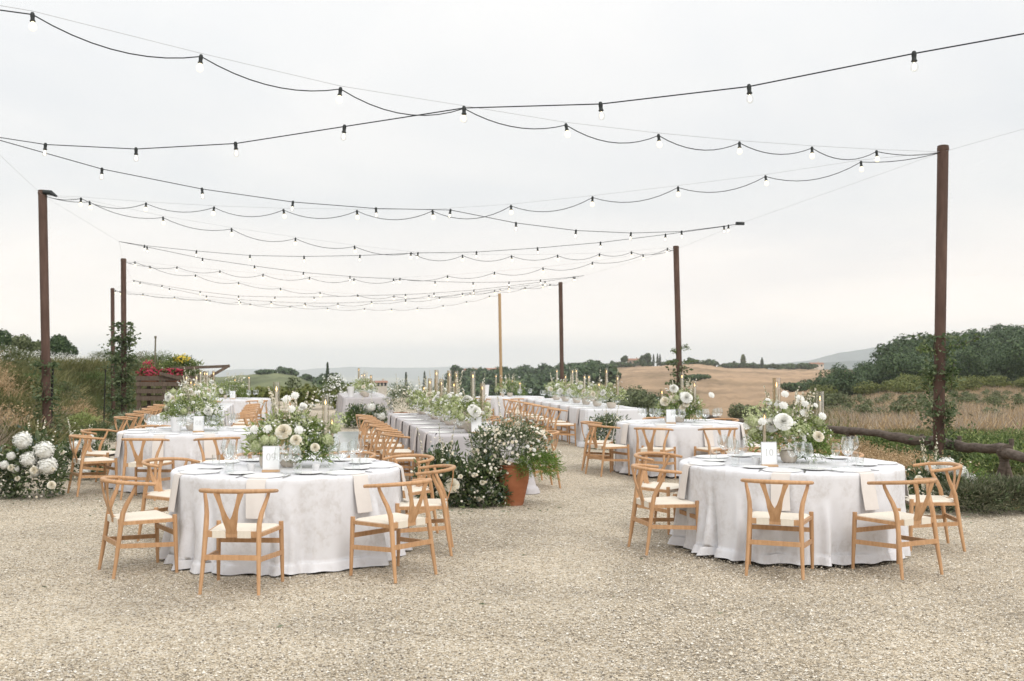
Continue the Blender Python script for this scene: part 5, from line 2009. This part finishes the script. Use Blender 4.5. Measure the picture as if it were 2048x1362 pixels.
pn = lambda x, y, s=1.0: sin(x * .9 * s + 1.3) * sin(y * .55 * s + .4) + .5 * sin(x * 2.1 * s) * sin(y * 1.4 * s + 2)
rb = np.random.default_rng(88)
tufts('wild_grass', 'olive green wild grass and weeds covering the bank', bank_pts(6600, (10, 80), (.1, 10), rb), 14, .55, .010, 'wild_green', 901, .2, .6)
tufts('far_bank_grass', 'green meadow grass on the far end of the bank behind the ivy posts', [q for q in bank_pts(3600, (40, 84), (-.2, 12), rb)], 14, .6, .020, 'wild_green', 911, .35, .6)
tufts('dry_grass', 'golden dry grass plumes in patches on the bank', bank_pts(1100, (13, 44), (.4, 7), rb, lambda x, y, p: pn(x, y) > .62), 16, .6, .008, 'dry_gold', 902, .2, .5, head=('dry_gold', .020, .8))
tufts('grey_grass', 'greyish dry grass tufts at the bank foot near the posts', bank_pts(420, (17, 34), (-.1, 1.5), rb, lambda x, y, p: pn(x + 3, y, .8) > .0), 18, .6, .007, 'dry_grey', 903, .18, .6)
tufts('meadow_flowers', 'white flowering meadow along the crest of the bank', bank_pts(1200, (24, 80), (3.2, 9), rb), 7, .7, .007, 'wild_green', 904, .25, .5, head=('petal_white', .028, .8))

# right side: weeds past the gravel edge and past the fence
def area(n, X, Y, rng, ok=None):
    out = []
    while len(out) < n:
        x, y = X[0] + (X[1] - X[0]) * rng.random(), Y[0] + (Y[1] - Y[0]) * rng.random()
        px = 1024 + F * x / y
        if px < 2350 and (ok is None or ok(x, y, px)):
            out.append((x, y))
    return out


tufts('weeds', 'green weeds and vines beyond the log rail', area(3600, (4.5, 22), (15, 46), rb, lambda x, y, p: x > np.interp(y, [15, 17, 22, 30, 46], [8.0, 7.9, 7.2, 5.6, 3.6]) and pn(x, y) > -.55), 12, .26, .016, 'wild_green', 905, .25, .8, 'weeds')
tufts('rail_weeds', 'golden brown weeds between the gravel and the log rail', area(520, (5.2, 6.6), (15.5, 24), rb, lambda x, y, p: x > np.interp(y, [14, 17, 24], [5.6, 6.1, 5.5])), 14, .30, .010, 'dry_gold', 906, .15, .6, 'weeds', head=('dry_gold', .017, .6))
tufts('dry_verge', 'pale dry grass verge beside the log rail', area(420, (5.6, 8.5), (12.6, 17), rb, lambda x, y, p: x < 7.1), 12, .12, .006, 'dry_gold', 907, .2, 1.0)
tufts('pale_reeds', 'pale greyish reeds mixed through the field below the woodland', area(3600, (14, 90), (45, 165), rb, lambda x, y, p: p > 1610), 14, .8, .022, 'dry_grey', 912, .6, .6)
tufts('dry_field', 'tan dry reeds filling the field below the woodland', area(2800, (14, 90), (45, 165), rb, lambda x, y, p: p > 1610), 14, .8, .022, 'dry_gold', 908, .6, .6)
tufts('field_edge', 'green scrubby grass below the stubble hill and the terrace', area(2600, (6, 45), (40, 112), rb, lambda x, y, p: 1180 < p < 1680), 8, .8, .05, 'wild_green', 909, .6, .7)
tufts('terrace_edge', 'rough green grass where the terrace drops away', area(1500, (-14, 6), (48, 70), rb, lambda x, y, p: p > 380), 10, .55, .03, 'wild_green', 910, .4, .7)

for k, (px, Y, rr, h) in enumerate([(1745, 23, .45, .5), (1775, 24, .5, .55), (1700, 26, .5, .5), (1960, 19.5, .6, .5), (2010, 18.5, .55, .45), (1990, 24, .6, .6), (1900, 23, .5, .5), (1850, 26, .6, .5), (2060, 21, .7, .6), (1940, 28, .8, .7), (2040, 30, .9, .7)]):
    x = (px - 1024) / F * Y
    r = thing('weed_bush', (x, Y, gzf(x, Y)), 'leafy green weed clump growing beyond the log rail', 'bush', 'weed clumps beyond the log rail')
    bouquet(r, (0, 0, h * .4), (rr, rr, h * .65), 1200 + k, [('leaf_mid', 700, .09, .05), ('leaf_fresh', 260, .08, .04)], zmin=-.1)

# low lavender hedge on the right gravel edge
hx = thing('lavender_hedge', (6.2, 11.9, 0), 'low grey-green lavender hedge bordering the gravel', 'hedge')
for i, (ox, oy) in enumerate([(-1.05, -.35), (-.6, -.25), (-.1, -.15), (.4, -.05), (.95, .0), (1.5, .05)]):
    bouquet(hx, (ox, oy, .15), (.44, .42, .24), 920 + i, [('lavender', 3600, .075, .010), ('leaf_dark', 900, .05, .014)], zmin=.0)

# vine rows behind the tables
for i, (px0, px1, Y, h, lab) in enumerate([(470, 640, 47, .62, 'leafy vine row behind the round table by the pallet planter'),
                                           (590, 705, 38, .95, 'leafy vine row left of the far long table flowers'),
                                           (700, 900, 52, .7, 'leafy vine row past the far long table'),
                                           (380, 560, 56, .8, 'leafy vine row farthest along the terrace end')]):
    lab = lab.replace('left of', 'beside')
    x0, x1 = (px0 - 1024) / F * Y, (px1 - 1024) / F * Y
    r = thing('vine_row', ((x0 + x1) / 2, Y, gzf((x0 + x1) / 2, Y)), lab, 'hedge', 'vine rows')
    n = int((x1 - x0) / .55) + 1
    rng = np.random.default_rng(940 + i)
    Q = []
    for k in range(n):
        ox = -(x1 - x0) / 2 + (x1 - x0) * k / max(1, n - 1)
        Q.append(crown_quads(np.array([ox, rng.normal() * .15, h * .5]), .5, h * .62, 330, .075, rng, 6))
    stuffpart('foliage', np.concatenate(Q), 'wood_light', r)
    for k in range(0, n, 3):
        m = MB()
        ox = -(x1 - x0) / 2 + (x1 - x0) * k / max(1, n - 1)
        m.tube([(ox, 0, -.2), (ox, 0, h * .8)], .03, 6)
        m.build('stem', 'bark', r)
r = thing('cosmos_bush', ((668 - 1024) / F * 33, 33, 0), 'bushy white cosmos growing beside the far long table', 'bush')
bouquet(r, (0, 0, .7), (.45, .4, .62), 960, [('leaf_mid', 900, .09, .02), ('wild_green', 500, .10, .012)], small=420, small_r=.028, zmin=0)

# shrubs on the bank
for k, (px, py, Y, rr, h, mat, lab) in enumerate([
        (166, 765, 27, .42, .8, 'leaf_fresh', 'bright yellow-green shrub on the bank beside the bank post'),
        (146, 752, 31, .75, .9, 'dry_gold', 'rusty brown shrub above the yellow-green shrub on the bank'),
        (268, 815, 23.5, .38, .62, 'leaf_sage', 'silvery artemisia shrub at the foot of the dense ivy post'),
        (40, 770, 24, 1.2, .9, 'wild_green', 'broad dull green shrub on the bank before the bank post'),
        (200, 838, 25, .5, .45, 'leaf_dark', 'low dark shrub between the bank post and the slim post')]):
    x = (px - 1024) / F * Y
    g = gzf(x, Y)
    r = thing('bank_shrub', (x, Y, g), lab, 'bush')
    bouquet(r, (0, 0, h * .45), (rr, rr, h * .6), 970 + k, [(mat, 1500, .11, .022), ('wild_green', 260, .12, .014)], zmin=-.1)

for k, (px, Y, rr, h, mat) in enumerate([(20, 27, .9, .8, 'wild_green'), (60, 31, .8, .8, 'leaf_mid'), (-20, 22, .9, .8, 'wild_green'), (110, 36, .9, .8, 'wood_olive'), (150, 44, 1.0, .9, 'wild_green'), (190, 52, 1.1, .9, 'leaf_mid'),
                                        (215, 58, 1.2, 1.0, 'wood_olive'), (285, 62, 1.1, .9, 'wild_green'), (320, 60, 1.2, 1.0, 'leaf_mid'), (75, 25, .6, .6, 'wood_olive'), (130, 29, .7, .6, 'leaf_mid'), (45, 18.5, .7, .55, 'wild_green'), (265, 56, 1.0, .9, 'wood_olive'), (10, 34, 1.1, .8, 'wood_olive')]):
    x = (px - 1024) / F * Y
    r = thing('meadow_shrub', (x, Y, gzf(x, Y)), 'rounded olive-green shrub growing among the grass of the bank', 'bush', 'shrubs among the bank grass')
    bouquet(r, (0, 0, h * .4), (rr, rr, h * .62), 1300 + k, [(mat, 1800, .10, .03), ('wild_green', 300, .12, .014)], zmin=-.1)

# climbers on the posts
def climber(key, zt, n, label, seed, spread=.15, twig=None, mat='leaf_dark', lf=.075):
    p = POST[key]
    b, t = p['b'], p['t']
    rng = np.random.default_rng(seed)
    H = t[2] - b[2]
    ax = (t - b) / H
    r = thing('climbing_vine', b, label, 'vine', 'vines on the posts')
    m = MB()
    for s in range(2):
        q = np.linspace(0, 1, 30)
        m.tube([ax * (zt * k) + np.array([cos(k * 14 + s * 2.5), sin(k * 14 + s * 2.5), 0]) * (p['r'] + .015) for k in q], .008, 5)
    m.build('stem', 'bark', r)
    z = zt * rng.random(n) ** 1.05
    z = np.clip(z + .12 * np.sin(z * 9), .02, zt)
    a = rng.random(n) * 6.28
    rad = p['r'] + .01 + np.abs(rng.normal(size=n)) * spread * (.6 + .6 * np.abs(np.sin(z * 3.3)))
    P = ax * z[:, None] + np.stack([np.cos(a) * rad, np.sin(a) * rad, np.zeros(n)], -1)
    D = np.stack([np.cos(a), np.sin(a), np.full(n, -.1)], -1) + rng.normal(size=(n, 3)) * .5
    stuffpart('foliage', leaf_quads(P, D, lf * (.6 + .7 * rng.random(n)), lf * .62, rng), mat, r)
    if twig:
        for tw in twig:
            pts = np.array(tw) - b
            m = MB()
            m.tube(pts, .006, 5)
            tg = m.build('twig', 'bark', r)
            k = 70
            t_ = rng.random(k) * (len(pts) - 1)
            i = np.clip(t_.astype(int), 0, len(pts) - 2)
            PP = pts[i] + (pts[i + 1] - pts[i]) * (t_ - i)[:, None] + rng.normal(size=(k, 3)) * .035
            stuffpart('foliage', leaf_quads(PP, rand_dirs(k, rng), .06, .035, rng), 'leaf_mid', tg)


climber('P1', 1.95, 560, 'thin creeper climbing the bank post', 31, .08, lf=.09)
climber('P2', 3.7, 2300, 'dense ivy covering the lower half of the ivy post', 32, .15, lf=.13, twig= [[P3(250, 690, 35.6), P3(262, 688, 35.6), P3(272, 692, 35.5)], [P3(250, 720, 35.6), P3(265, 712, 35.6), P3(270, 715, 35.5)], [P3(247, 680, 35.6), P3(258, 670, 35.6)]])
climber('P3', 4.3, 900, 'ivy climbing the slim post', 33, .2, lf=.14)
climber('Q1', 2.35, 1050, 'trailing creeper with reaching twigs on the log-rail post', 34, .13, lf=.085, twig=[
    [P3(1884, 720, 17.3), P3(1905, 690, 17.2), P3(1930, 688, 17.2), P3(1960, 672, 17.2)],
    [P3(1870, 705, 17.3), P3(1850, 695, 17.3), P3(1835, 702, 17.2)],
    [P3(1890, 760, 17.3), P3(1908, 725, 17.2), P3(1902, 780, 17.2)],
    [P3(1866, 740, 17.3), P3(1856, 760, 17.3), P3(1860, 800, 17.3)],
    [P3(1892, 800, 17.3), P3(1898, 850, 17.2), P3(1886, 885, 17.2)]])
climber('Q2', 2.5, 800, 'leafy creeper on the stubble-hill post', 35, .16, lf=.12, twig=[[P3(1362, 700, 31.9), P3(1372, 690, 31.9), P3(1376, 697, 31.9)], [P3(1352, 705, 31.9), P3(1344, 700, 31.9)]])
climber('Q3', 2.4, 600, 'creeper on the distant post beyond the white long table', 36, .18, lf=.15)

# fallen leaves and petals on the gravel beside the ground flowers
rl = np.random.default_rng(55)
pts_ = []
for cx_, cy_, n_, sx_, sy_ in [(-5.5, 12.6, 70, .6, .5), (-6.0, 14.3, 60, .5, .4), (-.5, 11.6, 60, .6, .25), (4.3, 11.3, 50, .5, .3), (0, 8, 30, 3.5, 1.8)]:
    pts_.append(np.stack([cx_ + rl.normal(size=n_) * sx_, cy_ + rl.normal(size=n_) * sy_, np.full(n_, .012)], -1))
pts_ = np.concatenate(pts_)
dl_ = rand_dirs(len(pts_), rl) * np.array([1, 1, .12])
tag(obj('leaf_litter', quads_mesh('leaf_litter', leaf_quads(pts_, dl_, .05 * (.6 + .8 * rl.random(len(pts_))), .014, rl), 'leaf_sage')), 'fallen olive leaves scattered on the gravel near the flowers', 'leaves', kind='stuff')

# ------------------------------------------------------------------ log rail and posts
RL = [np.array(p) for p in [(7.15, 12.6, .30), (7.5, 15.6, .34), (7.55, 18.4, .29), (7.0, 21.2, .27), (6.3, 24.4, .24), (5.4, 28.5, .2)]]
fr = thing('log_rail', RL[0] * np.array([1, 1, 0]), 'rustic rail of weathered logs along the terrace edge', 'fence')
o_ = RL[0] * np.array([1, 1, 0])
for i in range(len(RL) - 1):
    a, b = RL[i] - o_, RL[i + 1] - o_
    q = np.linspace(-.03, 1.03, 12)
    pts = [a + (b - a) * t + np.array([0.012 * sin(t * 9 + i), 0, .03 * sin(t * 5 + i * 2) + .012 * sin(t * 23)]) for t in q]
    m = MB()
    m.tube(pts, [.088 + .012 * sin(7 * t + i * 3) - .01 * t for t in q], 12)
    m.build('log', 'log', fr)
    for s_ in (-.09, .09):
        m = MB()
        base = gzf(RL[i + 1][0], RL[i + 1][1])
        m.tube([(b[0] + s_ * 2.0, b[1], base - .25), (b[0] - s_ * .6, b[1], b[2] + .02)], [.07, .06], 9)
        m.build('support', 'log', fr)
for k, (px, yt, yb, Y) in enumerate([(1720, 866, 905, 24), (1843, 868, 915, 24), (1918, 872, 925, 22), (2022, 878, 955, 19)]):
    x = (px - 1024) / F * Y
    g = gzf(x, Y)
    zt = CAM_H + (730 - yt) / F * Y
    r = thing('vineyard_stake', (x, Y, g - .1), 'weathered wooden stake standing in the weeds past the log rail', 'stake', 'stakes past the log rail')
    m = MB()
    m.tube([(0, 0, 0), (.02, 0, (zt - g) * .5), (0.01, 0.01, zt - g + .1)], [.05, .048, .045], 9)
    m.build('shaft', 'log', r)
    m = MB()
    m.tube([(-.055, 0, (zt - g) * .8), (.07, 0, (zt - g) * .8)], .006, 5)
    m.build('wire_nail', 'dark_metal', r)
# garden stakes by the planter and the bank
for px, yt, yb, Y, w, lab, mat in [(311, 672, 760, 31, .028, 'tall leaning grey stake behind the geranium planter', 'stake'),
                                   (211, 738, 830, 27, .018, 'black forked garden stake on the bank beside the slim post', 'dark_metal'),
                                   (106, 728, 880, 21.9, .03, 'dark narrow pipe fixed beside the bank post', 'dark_metal')]:
    t = P3(px, yt, Y)
    x = t[0]
    g = gzf(x, Y)
    r = thing('garden_stake', (x, Y, g - .05), lab, 'stake')
    m = MB()
    m.tube([(-.06, 0, 0), (0, 0, t[2] - g)], [w, w * .8], 8)
    m.build('shaft', mat, r)
    m = MB()
    m.tube([(0, 0, t[2] - g - .02), (.0, 0, t[2] - g + .05)], w * 1.25, 8)
    m.build('tip', mat, r)

# ------------------------------------------------------------------ pallet planter
PX, PY = -9.72, 29.0
pr = thing('pallet_planter', (PX, PY, 0), 'planter box built from weathered pallet boards', 'planter')
for side, (yy) in ((0, -.42), (1, .42)):
    for i, z in enumerate([.12, .42, .72, .92, 1.12, 1.28]):
        m = MB()
        m.box((0, yy, z), (1.55, .025, .12 if z < 1.2 else .13))
        m.build('board', 'pallet', pr, smooth=False)
    for x in (-.70, 0, .70):
        m = MB()
        m.box((x, yy * .92, .68), (.10, .05, 1.34))
        m.build('upright', 'pallet', pr, smooth=False)
for x in (-.775, .775):
    for z in [.12, .42, .72, .92, 1.12, 1.28]:
        m = MB()
        m.box((x, 0, z), (.025, .80, .12))
        m.build('board', 'pallet', pr, smooth=False)
m = MB()
m.box((0, 0, 1.16), (1.5, .78, .03))
m.build('shelf', 'pallet', pr, smooth=False)
for a, b in [((.1, -.2, 1.55), (1.75, -.1, 1.62)), ((1.75, -.1, 1.64), (1.2, -.25, 1.3)), ((-.1, -.46, 1.42), (.7, -.46, 1.22))]:
    m = MB()
    m.bar(a, b, .07, .08)
    m.build('shaft', 'pallet', pr, smooth=False)
for k, (ox, lab) in enumerate([(-.48, 'terracotta trough of pink geraniums on the planter, next to the leaning stake'), (.12, 'terracotta trough of pink geraniums on the planter, next to the cart shaft')]):
    g = thing('geranium_pot', (PX + ox, PY - .18, 1.178), lab, 'flower pot', 'geranium troughs')
    m = MB()
    m.box((0, 0, .09), (.46, .22, .18))
    m.box((0, 0, .19), (.50, .26, .03))
    m.build('trough', 'terracotta', g, smooth=False)
    bouquet(g, (0, -.02, .24), (.32, .22, .16), 1000 + k, [('leaf_mid', 360, .06, .05)], small=300, small_mat='petal_pink', small_r=.028, zmin=.1)
    if k == 0:
        bouquet(g, (-.05, 0, .42), (.16, .14, .2), 1010, [('leaf_fresh', 120, .06, .03)], small=130, small_mat='petal_pink', small_r=.024)
ys_ = thing('yellow_shrub', (PX + .3, PY + .12, 1.178), 'leafy shrub with yellow blossoms growing out of the pallet planter', 'bush')
bouquet(ys_, (0, 0, .36), (.62, .28, .34), 1020, [('leaf_mid', 1000, .09, .035), ('leaf_fresh', 500, .08, .03)], small=40, small_r=.02)
bouquet(ys_, (0.02, 0, .62), (.22, .2, .14), 1021, [('leaf_fresh', 150, .07, .02)], small=220, small_mat='petal_yellow', small_r=.026)

# ------------------------------------------------------------------ far houses


def house(label, px, py, Y, w, d, h, roof, mat, rz=0.0):
    x = (px - 1024) / F * Y
    z = CAM_H + (730 - py) / F * Y
    r = thing('farmhouse', (x, Y, z), label, 'house', 'far farmhouses', rz)
    m = MB()
    m.box((0, 0, h / 2 - 2), (w, d, h + 4))
    m.build('wall', mat, r, smooth=False)
    m = MB()
    e = .4
    v = [(-w / 2 - e, -d / 2 - e, h), (w / 2 + e, -d / 2 - e, h), (w / 2 + e, d / 2 + e, h), (-w / 2 - e, d / 2 + e, h), (-w / 2 - e, 0, h + roof), (w / 2 + e, 0, h + roof)]
    m.add(v, [(0, 1, 5, 4), (2, 3, 4, 5), (1, 2, 5), (3, 0, 4), (3, 2, 1, 0)])
    rf = m.build('roof', 'roof_tile', r, smooth=False)
    m = MB()
    m.box((w * .2, .2, h + roof + .1), (.7, .7, 1.4))
    m.build('chimney', mat, rf, smooth=False)
    for i in range(3):
        m = MB()
        m.box((-w * .32 + i * w * .32, -d / 2 - .02, h * .62), (.9, .1, 1.3))
        m.build('window', 'window_dark', r, smooth=False)


house('brick farmhouse between trees on the stubble hill crest', 1268, 731, 715, 9.5, 7, 3.6, 1.3, 'house_wall')
house('pale house half hidden by the slope woodland, next to the pale pole', 985, 749, 600, 9, 6, 2.8, 1.0, 'house_pale', .2)
house('pale house on the wooded slope above the grey linen table', 942, 749, 610, 7, 5, 2.6, 1.0, 'house_pale', -.3)
house('small pinkish house on the slope beyond the far long table', 762, 774, 420, 4.5, 4, 1.8, .8, 'house_pale', .3)
house('white house on the low crest beside the blue mountains', 1632, 737, 720, 9, 6, 3.2, 1.0, 'house_pale', .1)
for k, (px, yt, yb, Y, rpx, lab) in enumerate([(1249, 711, 733, 705, 8, 'umbrella pine on the hill crest beside the brick farmhouse'),
                                               (1285, 711, 734, 705, 7, 'round tree against the wall of the brick farmhouse'),
                                               (1295, 708, 734, 700, 9, 'larger round tree between the farmhouse and the cypresses'),
                                               (1487, 709, 737, 700, 5, 'thin pale poplar alone on the stubble hill crest'),
                                               (911, 731, 760, 590, 12, 'big round tree at the edge of the slope woodland'),
                                               (701, 757, 790, 300, 0, '')]):
    if not lab:
        continue
    x = (px - 1024) / F * Y
    z = CAM_H + (730 - yb) / F * Y
    tree('hill_tree', lab, x, Y, (yb - yt) / F * Y, rpx / F * Y, 'wood_far' if k != 3 else 'wood_olive', 1100 + k, 'trees on the far hills', n=420, leaf=.7, trunk=.3 if k != 3 else .05, z=z)

# ------------------------------------------------------------------ haze: the air between here and the far hills
hz = MB()
hz.box((0, 5200, 30), (27500, 16600, 320))
me = hz.mesh('haze', False)
ho = obj('haze', me)
hm = bpy.data.materials.new('haze')
hm.use_nodes = True
N, L = NT(hm.node_tree)
out = N('ShaderNodeOutputMaterial')
pv = N('ShaderNodeVolumePrincipled')
pv.inputs['Color'].default_value = (0.94, 0.96, 1.0, 1)
pv.inputs['Density'].default_value = 0.00016
pv.inputs['Anisotropy'].default_value = 0.0
L(pv.outputs[0], out.inputs['Volume'])
me.materials.append(hm)
tag(ho, kind='stuff')
